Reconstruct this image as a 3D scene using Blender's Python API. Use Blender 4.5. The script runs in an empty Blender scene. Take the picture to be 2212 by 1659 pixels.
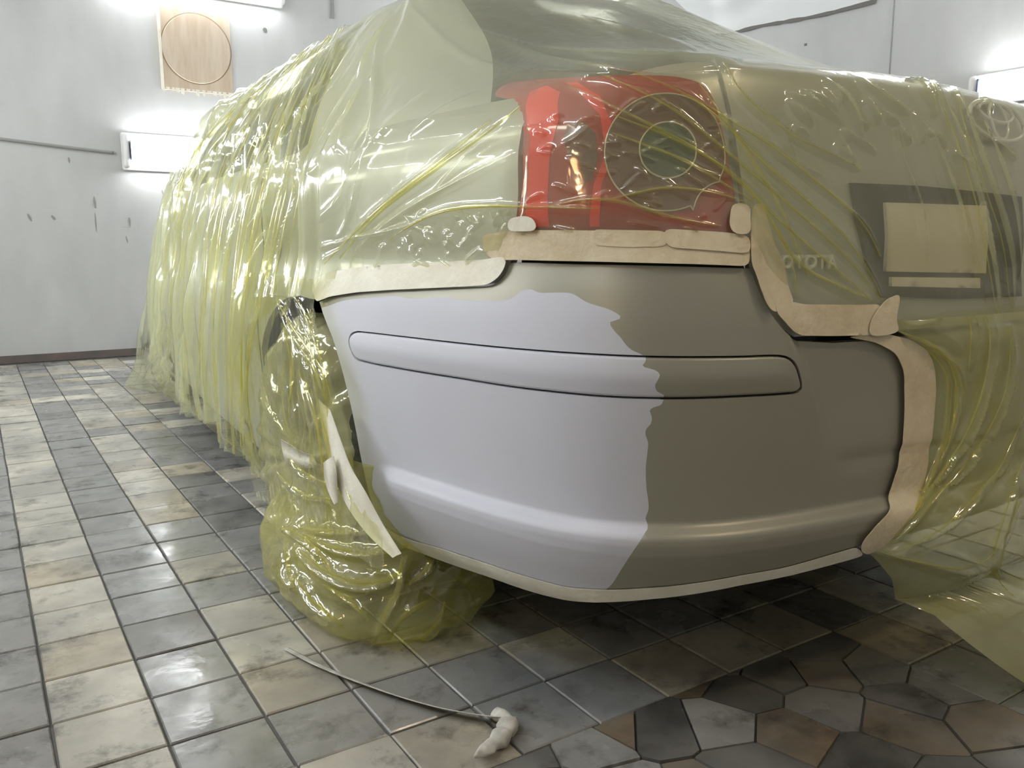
import bpy, bmesh, math, random
import numpy as np
from mathutils import Vector, Matrix, noise as mnoise
from mathutils.geometry import delaunay_2d_cdt

SC = bpy.context.scene
COL = SC.collection
random.seed(7)
RNG = np.random.default_rng(11)

# ------------------------------------------------------------------ camera
FPX, CAMH = 1790.0, 0.765
PITCH = math.atan2(298.5, FPX)
YAW = math.radians(32.9)
cF = np.array([math.sin(YAW) * math.cos(PITCH), math.cos(YAW) * math.cos(PITCH), -math.sin(PITCH)])
cR = np.array([math.cos(YAW), -math.sin(YAW), 0.0])
cU = np.cross(cR, cF)
CAM = np.array([0.0, 0.0, CAMH])
cam_data = bpy.data.cameras.new('camera')
cam = bpy.data.objects.new('camera', cam_data)
COL.objects.link(cam)
cam.matrix_world = Matrix(((cR[0], cU[0], -cF[0], 0), (cR[1], cU[1], -cF[1], 0), (cR[2], cU[2], -cF[2], CAMH), (0, 0, 0, 1)))
cam_data.sensor_fit = 'HORIZONTAL'
cam_data.sensor_width = 36.0
cam_data.lens = 36.0 * FPX / 2212.0
cam_data.clip_start = 0.02
SC.camera = cam

# ------------------------------------------------------------------ world, exposure
world = bpy.data.worlds.new('world')
SC.world = world
world.use_nodes = True
world.node_tree.nodes['Background'].inputs[0].default_value = (0.9, 0.95, 1.0, 1)
world.node_tree.nodes['Background'].inputs[1].default_value = 0.02
SC.view_settings.view_transform = 'Standard'
SC.view_settings.look = 'None'
SC.view_settings.gamma = 1.0
SC.view_settings.use_curve_mapping = False
SC.view_settings.exposure = 0.48
LAMP = 17.0            # emission of the fluorescent covers
SC.cycles.transparent_max_bounces = 24
SC.cycles.max_bounces = 10

# ------------------------------------------------------------------ pixel helpers (a pixel is only a direction)
def ray(px, py):
    px = np.asarray(px, float); py = np.asarray(py, float)
    return cF + cR * ((px - 1106) / FPX)[..., None] - cU * ((py - 829.5) / FPX)[..., None]

def on_plane(px, py, axis, val):
    d = ray(px, py)
    return CAM + d * ((val - CAM[axis]) / d[..., axis])[..., None]

def project(P):
    v = np.asarray(P) - CAM
    c = v @ cF
    return np.stack([1106 + FPX * (v @ cR) / c, 829.5 - FPX * (v @ cU) / c], -1)

# ------------------------------------------------------------------ materials
def rgb(r, g, b):
    f = lambda c: (c / 255 / 12.92) if c / 255 <= 0.04045 else ((c / 255 + 0.055) / 1.055) ** 2.4
    return (f(r), f(g), f(b), 1.0)

def mat(name, col, rough=0.5, metal=0.0, spec=0.5, coat=0.0, var=None, scale=8.0, bump=0.0, bump_scale=60.0, stretch=(1, 1, 1)):
    m = bpy.data.materials.new(name)
    m.use_nodes = True
    nt = m.node_tree
    b = nt.nodes['Principled BSDF']
    b.inputs['Base Color'].default_value = col
    b.inputs['Roughness'].default_value = rough
    b.inputs['Metallic'].default_value = metal
    b.inputs['Specular IOR Level'].default_value = spec
    b.inputs['Coat Weight'].default_value = coat
    geo = nt.nodes.new('ShaderNodeNewGeometry')
    mp = nt.nodes.new('ShaderNodeMapping')
    mp.inputs['Scale'].default_value = stretch
    nt.links.new(geo.outputs['Position'], mp.inputs['Vector'])
    if var is not None:
        n = nt.nodes.new('ShaderNodeTexNoise')
        n.inputs['Scale'].default_value = scale
        n.inputs['Detail'].default_value = 6
        n.inputs['Roughness'].default_value = 0.6
        nt.links.new(mp.outputs[0], n.inputs['Vector'])
        r = nt.nodes.new('ShaderNodeValToRGB')
        r.color_ramp.elements[0].position = 0.38
        r.color_ramp.elements[1].position = 0.66
        r.color_ramp.elements[0].color = col
        r.color_ramp.elements[1].color = var
        nt.links.new(n.outputs['Fac'], r.inputs['Fac'])
        nt.links.new(r.outputs['Color'], b.inputs['Base Color'])
    if bump:
        n2 = nt.nodes.new('ShaderNodeTexNoise')
        n2.inputs['Scale'].default_value = bump_scale
        n2.inputs['Detail'].default_value = 4
        nt.links.new(mp.outputs[0], n2.inputs['Vector'])
        bp = nt.nodes.new('ShaderNodeBump')
        bp.inputs['Strength'].default_value = bump
        bp.inputs['Distance'].default_value = 0.01
        nt.links.new(n2.outputs['Fac'], bp.inputs['Height'])
        nt.links.new(bp.outputs['Normal'], b.inputs['Normal'])
    return m

def film_mat(name, tint, body, dens, rough=0.13, bump=0.10):
    m = bpy.data.materials.new(name)
    m.use_nodes = True
    nt = m.node_tree
    nt.nodes.clear()
    out = nt.nodes.new('ShaderNodeOutputMaterial')
    tr = nt.nodes.new('ShaderNodeBsdfTransparent'); tr.inputs[0].default_value = tint
    tl = nt.nodes.new('ShaderNodeBsdfTranslucent'); tl.inputs[0].default_value = body
    df = nt.nodes.new('ShaderNodeBsdfDiffuse'); df.inputs[0].default_value = body
    gl = nt.nodes.new('ShaderNodeBsdfGlossy'); gl.inputs['Roughness'].default_value = rough
    gl.inputs[0].default_value = (1, 1, 1, 1)
    fr = nt.nodes.new('ShaderNodeLayerWeight'); fr.inputs['Blend'].default_value = 0.5
    pw = nt.nodes.new('ShaderNodeMath'); pw.operation = 'POWER'; pw.inputs[1].default_value = 5.0
    ma = nt.nodes.new('ShaderNodeMath'); ma.operation = 'MULTIPLY_ADD'; ma.inputs[1].default_value = 0.75; ma.inputs[2].default_value = 0.10
    m1 = nt.nodes.new('ShaderNodeMixShader'); m1.inputs[0].default_value = 0.45
    m2 = nt.nodes.new('ShaderNodeMixShader'); m2.inputs[0].default_value = dens
    m3 = nt.nodes.new('ShaderNodeMixShader')
    L = nt.links.new
    L(df.outputs[0], m1.inputs[1]); L(tl.outputs[0], m1.inputs[2])
    L(tr.outputs[0], m2.inputs[1]); L(m1.outputs[0], m2.inputs[2])
    L(fr.outputs['Facing'], pw.inputs[0]); L(pw.outputs[0], ma.inputs[0]); L(ma.outputs[0], m3.inputs[0]); L(m2.outputs[0], m3.inputs[1]); L(gl.outputs[0], m3.inputs[2])
    L(m3.outputs[0], out.inputs[0])
    geo = nt.nodes.new('ShaderNodeNewGeometry')
    n = nt.nodes.new('ShaderNodeTexNoise'); n.inputs['Scale'].default_value = 26; n.inputs['Detail'].default_value = 3
    n.inputs['Distortion'].default_value = 1.2
    bp = nt.nodes.new('ShaderNodeBump'); bp.inputs['Strength'].default_value = bump; bp.inputs['Distance'].default_value = 0.012
    mpp = nt.nodes.new('ShaderNodeMapping'); mpp.inputs['Scale'].default_value = (1, 1, 0.35)
    L(geo.outputs['Position'], mpp.inputs['Vector']); L(mpp.outputs[0], n.inputs['Vector']); L(n.outputs['Fac'], bp.inputs['Height'])
    for x in (df, tl, gl, fr):
        L(bp.outputs['Normal'], x.inputs['Normal'])
    return m

def emit_mat(name, col, s):
    m = bpy.data.materials.new(name)
    m.use_nodes = True
    b = m.node_tree.nodes['Principled BSDF']
    b.inputs['Base Color'].default_value = (0.8, 0.8, 0.8, 1)
    b.inputs['Emission Color'].default_value = col
    b.inputs['Emission Strength'].default_value = s
    return m

M = {}
M['primer'] = mat('primer_paint', rgb(202, 204, 214), 0.5, 0, 0.35)
M['silver'] = mat('silver_paint', rgb(158, 156, 142), 0.42, 0.35, 0.5)
M['body'] = mat('body_paint', rgb(186, 187, 183), 0.36, 0.35, 0.5, coat=0.3)
M['black'] = mat('black_plastic', rgb(22, 22, 22), 0.5)
M['rubber'] = mat('tyre_rubber', rgb(38, 38, 37), 0.7, var=rgb(60, 60, 58), scale=30, bump=0.3)
M['rim'] = mat('alloy', rgb(190, 192, 192), 0.35, 0.6)
M['glass'] = mat('dark_glass', rgb(58, 64, 56), 0.08, 0, 0.6)
M['tape'] = mat('masking_tape', rgb(226, 214, 186), 0.75, 0, 0.25, var=rgb(212, 196, 164), scale=14, bump=0.25, bump_scale=90)
M['tape_pale'] = mat('pale_masking_tape', rgb(236, 234, 220), 0.7, 0, 0.25, var=rgb(224, 220, 202), scale=14, bump=0.2, bump_scale=90)
M['film'] = film_mat('yellow_film', (0.96, 0.966, 0.865, 1), rgb(238, 239, 202), 0.26, 0.12)
M['pleat'] = film_mat('yellow_film_folded', (0.93, 0.92, 0.58, 1), rgb(230, 222, 126), 0.32, 0.1)
M['red'] = mat('red_lens', rgb(168, 8, 12), 0.1, 0, 0.6, coat=0.5)
M['red_bright'] = mat('bright_red_lens', rgb(244, 34, 38), 0.12, 0, 0.6, coat=0.5)
M['smoke'] = mat('clear_lens', rgb(118, 72, 62), 0.08, 0.3, 0.7, coat=0.5)
M['smoke_inner'] = mat('inner_lens', rgb(84, 92, 78), 0.1, 0.4, 0.7, coat=0.5)
M['chrome'] = mat('chrome', rgb(242, 243, 244), 0.2, 0.25)
M['plate'] = mat('plate_white', rgb(214, 206, 190), 0.5)
M['lamp'] = emit_mat('lamp_cover', (0.96, 0.985, 1.0, 1), LAMP)
M['lampbody'] = mat('lamp_housing', rgb(232, 232, 230), 0.4)
M['slot'] = mat('lamp_slot', rgb(70, 78, 110), 0.5)

# ------------------------------------------------------------------ object helpers
def tag(o, label=None, cat=None, group=None, kind=None):
    if label: o['label'] = label
    if cat: o['category'] = cat
    if group: o['group'] = group
    if kind: o['kind'] = kind
    return o

def empty(name, loc=(0, 0, 0)):
    o = bpy.data.objects.new(name, None)
    COL.objects.link(o)
    o.location = loc
    return o

def mesh_obj(name, verts, faces, m, parent=None, smooth=True, midx=None):
    me = bpy.data.meshes.new(name)
    me.from_pydata([tuple(map(float, v)) for v in verts], [], [tuple(map(int, f)) for f in faces])
    for x in (m if isinstance(m, (list, tuple)) else [m]):
        me.materials.append(x)
    if midx is not None:
        me.polygons.foreach_set('material_index', np.asarray(midx, np.int32))
    if smooth:
        me.polygons.foreach_set('use_smooth', [True] * len(me.polygons))
    me.update()
    o = bpy.data.objects.new(name, me)
    COL.objects.link(o)
    if parent is not None:
        o.parent = parent
        o.matrix_parent_inverse = Matrix.Translation(-Vector(parent.location)) if parent.type == 'EMPTY' else Matrix.Identity(4)
    return o

def bm_obj(name, bm, m, parent=None, smooth=False):
    me = bpy.data.meshes.new(name)
    bm.to_mesh(me); bm.free()
    me.materials.append(m)
    if smooth:
        me.polygons.foreach_set('use_smooth', [True] * len(me.polygons))
    o = bpy.data.objects.new(name, me)
    COL.objects.link(o)
    if parent is not None:
        o.parent = parent
        o.matrix_parent_inverse = Matrix.Translation(-Vector(parent.location)) if parent.type == 'EMPTY' else Matrix.Identity(4)
    return o

def box_bm(x0, x1, y0, y1, z0, z1, bev=0.0, seg=2):
    bm = bmesh.new()
    bmesh.ops.create_cube(bm, size=1)
    for v in bm.verts:
        v.co = Vector(((x0 + x1) / 2 + v.co.x * (x1 - x0), (y0 + y1) / 2 + v.co.y * (y1 - y0), (z0 + z1) / 2 + v.co.z * (z1 - z0)))
    if bev:
        bmesh.ops.bevel(bm, geom=bm.edges[:], offset=bev, segments=seg, affect='EDGES', profile=0.5)
    return bm

def grid_faces(nu, nv, off=0, closed_u=False):
    f = []
    for i in range(nu if closed_u else nu - 1):
        j = (i + 1) % nu
        for k in range(nv - 1):
            f.append((off + i * nv + k, off + j * nv + k, off + j * nv + k + 1, off + i * nv + k + 1))
    return f

def vnoise(P, scale, seed=0.0):
    return np.array([mnoise.noise(Vector((p[0] * scale + seed, p[1] * scale - seed, p[2] * scale + 2 * seed))) for p in P])

def smooth(a, b, x):
    t = np.clip((np.asarray(x, float) - a) / (b - a), 0, 1)
    return t * t * (3 - 2 * t)

def spline(pts, n):
    """Catmull-Rom through points (k, dim) -> (n, dim), uniform in chord length."""
    pts = np.asarray(pts, float)
    d = np.r_[0, np.cumsum(np.sqrt(np.linalg.norm(np.diff(pts, axis=0), axis=1)))]
    q = np.vstack([2 * pts[0] - pts[1], pts, 2 * pts[-1] - pts[-2]])
    dd = np.r_[d[0] - (d[1] - d[0]), d, d[-1] + (d[-1] - d[-2])]
    out = []
    for t in np.linspace(d[0], d[-1], n):
        i = min(max(np.searchsorted(d, t, side='right') - 1, 0), len(d) - 2)
        t0, t1, t2, t3 = dd[i:i + 4]
        P0, P1, P2, P3 = q[i:i + 4]
        A1 = (t1 - t) / (t1 - t0) * P0 + (t - t0) / (t1 - t0) * P1
        A2 = (t2 - t) / (t2 - t1) * P1 + (t - t1) / (t2 - t1) * P2
        A3 = (t3 - t) / (t3 - t2) * P2 + (t - t2) / (t3 - t2) * P3
        B1 = (t2 - t) / (t2 - t0) * A1 + (t - t0) / (t2 - t0) * A2
        B2 = (t3 - t) / (t3 - t1) * A2 + (t - t1) / (t3 - t1) * A3
        out.append((t2 - t) / (t2 - t1) * B1 + (t - t1) / (t2 - t1) * B2)
    out = np.array(out)
    L = np.r_[0, np.cumsum(np.linalg.norm(np.diff(out, axis=0), axis=1))]
    u = np.linspace(0, L[-1], n)
    return np.stack([np.interp(u, L, out[:, k]) for k in range(out.shape[1])], -1)

def in_poly(P, poly):
    P = np.asarray(P, float); poly = np.asarray(poly, float)
    x, y = P[:, 0], P[:, 1]
    inside = np.zeros(len(P), bool)
    for (x0, y0), (x1, y1) in zip(poly, np.roll(poly, -1, axis=0)):
        if y0 == y1: continue
        c = ((y0 > y) != (y1 > y)) & (x < (x1 - x0) * (y - y0) / (y1 - y0) + x0)
        inside ^= c
    return inside

def dist_poly(P, line):
    """distance of points to a polyline, with the arclength parameter (0-1) of the foot point"""
    P = np.asarray(P, float); line = np.asarray(line, float)
    best = np.full(len(P), 1e9); par = np.zeros(len(P))
    seg = np.linalg.norm(np.diff(line, axis=0), axis=1); cum = np.r_[0, np.cumsum(seg)]
    for i in range(len(line) - 1):
        a, b = line[i], line[i + 1]
        t = np.clip(((P - a) @ (b - a)) / max(seg[i] ** 2, 1e-12), 0, 1)
        d = np.linalg.norm(P - (a + t[:, None] * (b - a)), axis=1)
        k = d < best
        best[k] = d[k]; par[k] = (cum[i] + t[k] * seg[i]) / cum[-1]
    return best, par

# ------------------------------------------------------------------ the car's skin: a plan curve and a vertical profile
CX = 1.46                                   # centre line of the car
half = [(1.34, 5.42), (1.17, 5.37), (1.02, 5.25), (0.91, 5.02), (0.82, 4.7), (0.752, 4.3), (0.668, 3.6), (0.607, 2.8), (0.580, 2.2), (0.578, 1.85),
        (0.588, 1.62), (0.600, 1.461), (0.622, 1.32), (0.652, 1.17), (0.678, 1.065), (0.707, 0.985), (0.745, 0.918), (0.79, 0.872),
        (0.845, 0.836), (0.912, 0.809), (0.99, 0.79), (1.10, 0.772), (1.21, 0.759), (1.34, 0.751)]
full = half + [(CX, 0.748)] + [(2 * CX - x, y) for x, y in half[::-1] if y < 2.3]
PLAN = spline(full, 1600)
for _ in range(40):
    PLAN[1:-1] = PLAN[1:-1] * 0.5 + 0.25 * (PLAN[:-2] + PLAN[2:])
PS = np.r_[0, np.cumsum(np.linalg.norm(np.diff(PLAN, axis=0), axis=1))]
tan = np.gradient(PLAN, axis=0); tan /= np.linalg.norm(tan, axis=1)[:, None]
PN = np.stack([tan[:, 1], -tan[:, 0]], -1)   # outward normal: on the left side it points to -x
if PN[400][0] > 0: PN = -PN
SC_S = float(PS[np.argmin(np.abs(PLAN[:, 0] - CX) + np.abs(PLAN[:, 1] - 0.748))])

def plan(s):
    s = np.asarray(s, float)
    p = np.stack([np.interp(s, PS, PLAN[:, k]) for k in (0, 1)], -1)
    n = np.stack([np.interp(s, PS, PN[:, k]) for k in (0, 1)], -1)
    return p, n / np.linalg.norm(n, axis=-1)[..., None]

ZB = np.array([0.15, 0.22, 0.255, 0.29, 0.316, 0.332, 0.341, 0.346, 0.357, 0.361, 0.368, 0.40, 0.50, 0.553, 0.605, 0.66, 0.70, 0.74])
DB = np.array([-0.10, -0.035, -0.018, -0.002, 0.007, 0.0095, 0.0088, 0.0062, -0.0095, -0.012, -0.012, -0.0105, -0.003, 0.0, 0.0, -0.006, -0.014, -0.026])
DN = np.interp(ZB, [0.15, 0.22, 0.255, 0.29, 0.40, 0.5, 0.55, 0.605, 0.66, 0.70, 0.74], [-0.10, -0.035, -0.018, -0.012, -0.009, -0.003, 0, 0, -0.006, -0.014, -0.026])   # without the ledge
LEDGE = [0.0, 0.0]
ZR = np.array([0.74, 0.80, 0.90, 0.98, 1.02, 1.045, 1.07]); DR = np.array([-0.026, -0.044, -0.066, -0.086, -0.100, -0.125, -0.17])
ZL = np.array([0.74, 0.80, 0.90, 0.94, 0.97, 1.00, 1.07]); DL = np.array([-0.026, -0.022, -0.022, -0.032, -0.052, -0.085, -0.15])

DIAG = None   # filled below: line that divides the raised bumper corner from the centre section
def depth(s, z, n):
    s = np.asarray(s, float); z = np.asarray(z, float)
    w = smooth(0.25, 0.85, -n[..., 1])
    zz = np.r_[ZB, ZR[1:]]
    d = np.interp(z, zz, np.r_[DB, DR[1:]]) * w + np.interp(z, np.r_[ZB, ZL[1:]], np.r_[DB, DL[1:]]) * (1 - w)
    if LEDGE[1]:
        k = smooth(LEDGE[0], LEDGE[1], np.where(s > SC_S, 2 * SC_S - s, s))
        d = d + (1 - k) * (np.interp(z, ZB, DN) - np.interp(z, ZB, DB))
    if DIAG is not None:
        sd = np.interp(z, DIAG[:, 1], DIAG[:, 0])             # s of the diagonal at this height
        a = np.abs(s - SC_S)                                   # mirrored about the centre line
        r = (SC_S - sd) - a                                    # > 0: inside the centre section
        fade = smooth(0.40, 0.58, z) * (1 - smooth(0.70, 0.80, z))
        d = d - 0.016 * smooth(0.0, 0.02, r) * fade
        d = d + 0.006 * smooth(0.03, 0.06, r) * (smooth(0.435, 0.445, z) - smooth(0.40, 0.435, z)) * 0.6
    return d

def skin(s, z, off=0.0):
    p, n = plan(s)
    z = np.asarray(z, float) + 0 * np.asarray(s, float)
    d = depth(s, z, n) + off
    return np.concatenate([p + n * np.asarray(d)[..., None], z[..., None]], -1)

def plan_dist(xy):
    """signed outward distance to the plan curve and s of the foot point"""
    D = np.linalg.norm(PLAN[None] - xy[:, None], axis=2)
    i = D.argmin(1)
    v = xy - PLAN[i]
    sg = (v * PN[i]).sum(1)
    t = (v * tan[i]).sum(1)
    return np.where(np.abs(sg) < 1e-9, 0, np.sign(sg)) * np.linalg.norm(v - tan[i] * t[:, None], axis=1), PS[i] + t

def px_skin(pts, off=0.0):
    """pixels -> (s, z) on the skin"""
    pts = np.asarray(pts, float)
    d = ray(pts[:, 0], pts[:, 1])
    d = d / np.hypot(d[:, 0], d[:, 1])[:, None]
    T = np.arange(0.55, 2.6, 0.02)
    lo = np.full(len(pts), np.nan); hi = np.full(len(pts), np.nan)
    def g(t, idx):
        P = CAM + d[idx] * t[:, None]
        sd, s = plan_dist(P[:, :2])
        _, n = plan(s)
        return sd - depth(s, P[:, 2], n) - off, s, P[:, 2]
    prev = None
    allidx = np.arange(len(pts))
    for t in T:
        v, _, _ = g(np.full(len(pts), t), allidx)
        if prev is not None:
            k = np.isnan(lo) & (prev > 0) & (v <= 0)
            lo[k] = t - 0.02; hi[k] = t
        prev = v
    bad = np.isnan(lo)
    if bad.any():
        print('px_skin miss', pts[bad].tolist())
        lo[bad] = 1.3; hi[bad] = 1.3
    for _ in range(18):
        m = (lo + hi) / 2
        v, s, z = g(m, allidx)
        lo = np.where(v > 0, m, lo); hi = np.where(v > 0, hi, m)
    v, s, z = g((lo + hi) / 2, allidx)
    return np.stack([s, z], -1)

dg = px_skin([(1620, 580), (1640, 630), (1665, 680), (1700, 722), (1728, 770), (1746, 815), (1757, 860), (1768, 930), (1772, 980)])
dg = dg[np.argsort(dg[:, 1])]
dg = np.vstack([[dg[0, 0], 0.0], dg, [dg[-1, 0], 1.2]])
DIAG = dg
lq = px_skin([(806, 1006), (868, 1014)])
LEDGE[:] = [float(lq[0, 0]), float(lq[1, 0])]

def densify(line, step):
    out = [np.asarray(line[0], float)]
    for a, b in zip(line[:-1], line[1:]):
        a = np.asarray(a, float); b = np.asarray(b, float)
        n = max(1, int(np.ceil(np.linalg.norm(b - a) / step)))
        for i in range(1, n + 1):
            out.append(a + (b - a) * i / n)
    return np.array(out)

def patch(name, outline, m, parent=None, off=0.0, step=0.012, holes=(), cuts=(), zrows=None, flange=0.012, midx_fn=None, surf=None, closed=True):
    """a sheet on the skin bounded by an outline in (s, z); outline and holes get a returned edge"""
    surf = surf or skin
    outline = densify(list(outline) + [outline[0]], step)[:-1]
    V = []; E = []
    def loop(pts, close=True):
        b = len(V)
        V.extend(pts)
        n = len(pts)
        E.extend([(b + i, b + (i + 1) % n) for i in range(n if close else n - 1)])
    loop([tuple(p) for p in outline])
    hl = []
    for h in holes:
        h = densify(list(h) + [h[0]], step * 0.6)[:-1]
        hl.append(h); loop([tuple(p) for p in h])
    for c in cuts:
        loop([tuple(p) for p in densify(list(c), step * 0.7)], False)
    lo, hi = outline.min(0), outline.max(0)
    zs = np.arange(lo[1] + step / 2, hi[1], step) if zrows is None else np.asarray(zrows)
    ss = np.arange(lo[0] + step / 2, hi[0], step)
    G = np.stack(np.meshgrid(ss, zs, indexing='ij'), -1).reshape(-1, 2)
    keep = in_poly(G, outline)
    for h in hl: keep &= ~in_poly(G, h)
    G = G[keep]
    lines = [np.vstack([outline, outline[:1]])] + [np.vstack([h, h[:1]]) for h in hl] + [np.asarray(c) for c in cuts]
    md = step * 0.35 if zrows is None else 0.0025
    for l in lines:
        if len(G): G = G[dist_poly(G, l)[0] > md]
    V.extend([tuple(p) for p in G])
    vo, eo, fo, *_ = delaunay_2d_cdt([Vector(v) for v in V], E, [], 0, 1e-7)
    vo = np.array([tuple(v) for v in vo]); fo = np.array([tuple(f) for f in fo])
    cen = vo[fo].mean(1)
    keep = in_poly(cen, outline)
    for h in hl: keep &= ~in_poly(cen, h)
    fo = fo[keep]; cen = cen[keep]
    offv = off(vo[:, 0], vo[:, 1]) if callable(off) else np.full(len(vo), off)
    P = surf(vo[:, 0], vo[:, 1], offv)
    # orientation outward
    a, b, c = P[fo[0][0]], P[fo[0][1]], P[fo[0][2]]
    nn = np.cross(b - a, c - a)
    _, pn = plan(np.array([cen[0][0]]))
    if nn[0] * pn[0][0] + nn[1] * pn[0][1] < 0: fo = fo[:, ::-1]
    faces = [tuple(f) for f in fo]
    mi = list(midx_fn(cen)) if midx_fn is not None else [0] * len(faces)
    verts = list(P)
    if flange:
        for l in [outline] + hl:
            o1 = off(l[:, 0], l[:, 1]) if callable(off) else np.full(len(l), off)
            A = surf(l[:, 0], l[:, 1], o1); B = surf(l[:, 0], l[:, 1], o1 - flange)
            b0 = len(verts); n = len(l)
            verts.extend(A); verts.extend(B)
            fm = midx_fn(l) if midx_fn is not None else [0] * n
            for i in range(n):
                j = (i + 1) % n
                faces.append((b0 + i, b0 + j, b0 + n + j, b0 + n + i)); mi.append(int(fm[i]))
    return mesh_obj(name, verts, faces, m, parent, midx=mi)

# ================================================================== the room
XL, XR, YB, YN, ZC = -1.25, 4.0, 6.35, -2.6, 3.15
M['wall'] = mat('wall_paint', rgb(200, 201, 200), 0.6, 0, 0.35, var=rgb(184, 185, 184), scale=1.6, bump=0.06, bump_scale=25, stretch=(1, 1, 0.45))
M['ceil'] = mat('ceiling_paint', rgb(160, 160, 158), 0.7)
M['grime'] = mat('wall_grime', rgb(120, 118, 114), 0.8)
M['scuff'] = mat('wall_scuff', rgb(150, 149, 146), 0.8)
M['wood'] = mat('plywood', rgb(206, 192, 172), 0.7, var=rgb(192, 172, 148), scale=5, stretch=(4, 4, 0.6))
M['woodline'] = mat('plywood_groove', rgb(150, 132, 110), 0.8)
M['sheet'] = mat('white_sheet', rgb(228, 232, 232), 0.3, 0, 0.5)
M['pipe'] = mat('cable', rgb(150, 150, 148), 0.6)

def struct(name, bm, m, parent=None):
    o = bm_obj(name, bm, m, parent)
    if parent is None: o['kind'] = 'structure'
    return o

TH = 0.12
wall_back = struct('wall_back', box_bm(XL - TH, XR + TH, YB, YB + TH, -0.1, ZC), M['wall'])
struct('wall_left', box_bm(XL - TH, XL, YN, YB, -0.1, ZC), M['wall'])
wall_right = struct('wall_right', box_bm(XR, XR + TH, YN, YB, -0.1, ZC), M['wall'])
struct('wall_front', box_bm(XL - TH, XR + TH, YN - TH, YN, -0.1, ZC), M['wall'])
struct('ceiling', box_bm(XL - TH, XR + TH, YN - TH, YB + TH, ZC, ZC + 0.1), M['ceil'])
M['skirt'] = mat('dirty_skirting', rgb(96, 92, 88), 0.8, var=rgb(120, 104, 98), scale=6)
struct('baseboard_back', box_bm(XL, XR, YB - 0.012, YB, 0.0, 0.05), M['skirt'])
struct('baseboard_right', box_bm(XR - 0.012, XR, YN, YB - 0.012, 0.0, 0.05), M['skirt'])
struct('baseboard_left', box_bm(XL, XL + 0.012, YN, YB - 0.012, 0.0, 0.05), M['skirt'])

# ---- scuffs and seams on the walls (paint chips with a shape of their own)
def scuff(pts, w, parent, name='scuff'):
    """thin grime stroke on the back wall; pixels give x and z on the wall plane"""
    P = on_plane(np.array([p[0] for p in pts]), np.array([p[1] for p in pts]), 1, YB - 0.003)
    P = spline(P, 10)
    v = []
    for i, p in enumerate(P):
        k = w * (0.35 + 0.65 * math.sin(math.pi * (i + 0.5) / len(P)))
        v += [(p[0] - k, p[1], p[2]), (p[0] + k, p[1], p[2])]
    f = [(2 * i, 2 * i + 1, 2 * i + 3, 2 * i + 2) for i in range(len(P) - 1)]
    return mesh_obj(name, v, f, M['grime' if name == 'screw_hole' else 'scuff'], parent)
for pts, w in [([(203, 425), (206, 450)], 0.008), ([(279, 470), (281, 490)], 0.006), ([(262, 490), (285, 492)], 0.010),
               ([(112, 465), (118, 475)], 0.010), ([(60, 462), (68, 478)], 0.008), ([(272, 510), (276, 525)], 0.005),
               ([(205, 460), (208, 500)], 0.004), ([(350, 410), (352, 420)], 0.006), ([(148, 340), (150, 352)], 0.006)]:
    scuff(pts, w, wall_back)
scuff([(572, 60), (573, 70)], 0.016, wall_back, 'screw_hole')

def tube(name, pts, r, m, parent=None, n=8, ns=None):
    P = spline(pts, ns or max(12, len(pts) * 5))
    T = np.gradient(P, axis=0); T /= np.linalg.norm(T, axis=1)[:, None]
    ref = np.array([0.13, 0.29, 0.95])
    A = np.cross(T, ref); A /= np.linalg.norm(A, axis=1)[:, None]
    B = np.cross(T, A)
    rr = np.asarray(r(np.linspace(0, 1, len(P))) if callable(r) else np.full(len(P), r))
    V = []
    for i in range(n):
        a = 2 * math.pi * i / n
        V.append(P + (A * math.cos(a) + B * math.sin(a)) * rr[:, None])
    V = np.stack(V, 1)                       # (len, n, 3)
    L = len(P)
    verts = V.reshape(-1, 3)
    f = []
    for i in range(L - 1):
        for k in range(n):
            f.append((i * n + k, i * n + (k + 1) % n, (i + 1) * n + (k + 1) % n, (i + 1) * n + k))
    f.append(tuple(range(n))[::-1]); f.append(tuple((L - 1) * n + k for k in range(n)))
    return mesh_obj(name, verts, f, m, parent)

# cable on the back wall that feeds the lower lamp
cp = on_plane(np.array([-60., 0, 80, 160, 245]), np.array([292., 300, 310, 320, 330]), 1, YB - 0.014)
tag(tube('cable', cp, 0.011, M['pipe']), 'thin grey cable running along the back wall to the lower lamp', 'cable')
cp = on_plane(np.array([718., 719, 720]), np.array([-20., 10, 40]), 1, YB - 0.012)
tag(tube('cable', cp, 0.008, M['pipe']), 'short dark vertical cable high on the back wall above the covered car', 'cable')

# ---- fluorescent lamps
def lamp(origin, along, normal, L, Hh, label, group):
    """origin: lower corner on the wall; along: unit vector of its length; normal: into the room"""
    A = Vector(along); N = Vector(normal); Z = Vector((0, 0, 1)); O = Vector(origin)
    t = empty('fluorescent_lamp', O)
    def put(name, a0, a1, n0, n1, z0, z1, m, bev):
        bm = box_bm(a0, a1, n0, n1, z0, z1, bev, 3)
        for v in bm.verts:
            v.co = O + A * v.co.x + N * v.co.y + Z * v.co.z
        bmesh.ops.recalc_face_normals(bm, faces=bm.faces[:])
        return bm_obj(name, bm, m, t, True)
    put('housing', 0, L, 0.0, 0.035, 0, Hh, M['lampbody'], 0.012)
    put('cover', 0.05, L - 0.05, 0.036, 0.10, 0.015, Hh - 0.015, M['lamp'], 0.025)
    for a in (0.0, L - 0.045):
        put('end_cap', a, a + 0.045, 0.036, 0.098, 0.01, Hh - 0.01, M['lampbody'], 0.02)
    for a in (0.047, L - 0.051):
        put('slot', a, a + 0.004, 0.04, 0.1015, Hh * 0.25, Hh * 0.78, M['slot'], 0)
    tag(t, label, 'lamp', group)
    return t
G = 'fluorescent lamps on the booth walls'
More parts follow.
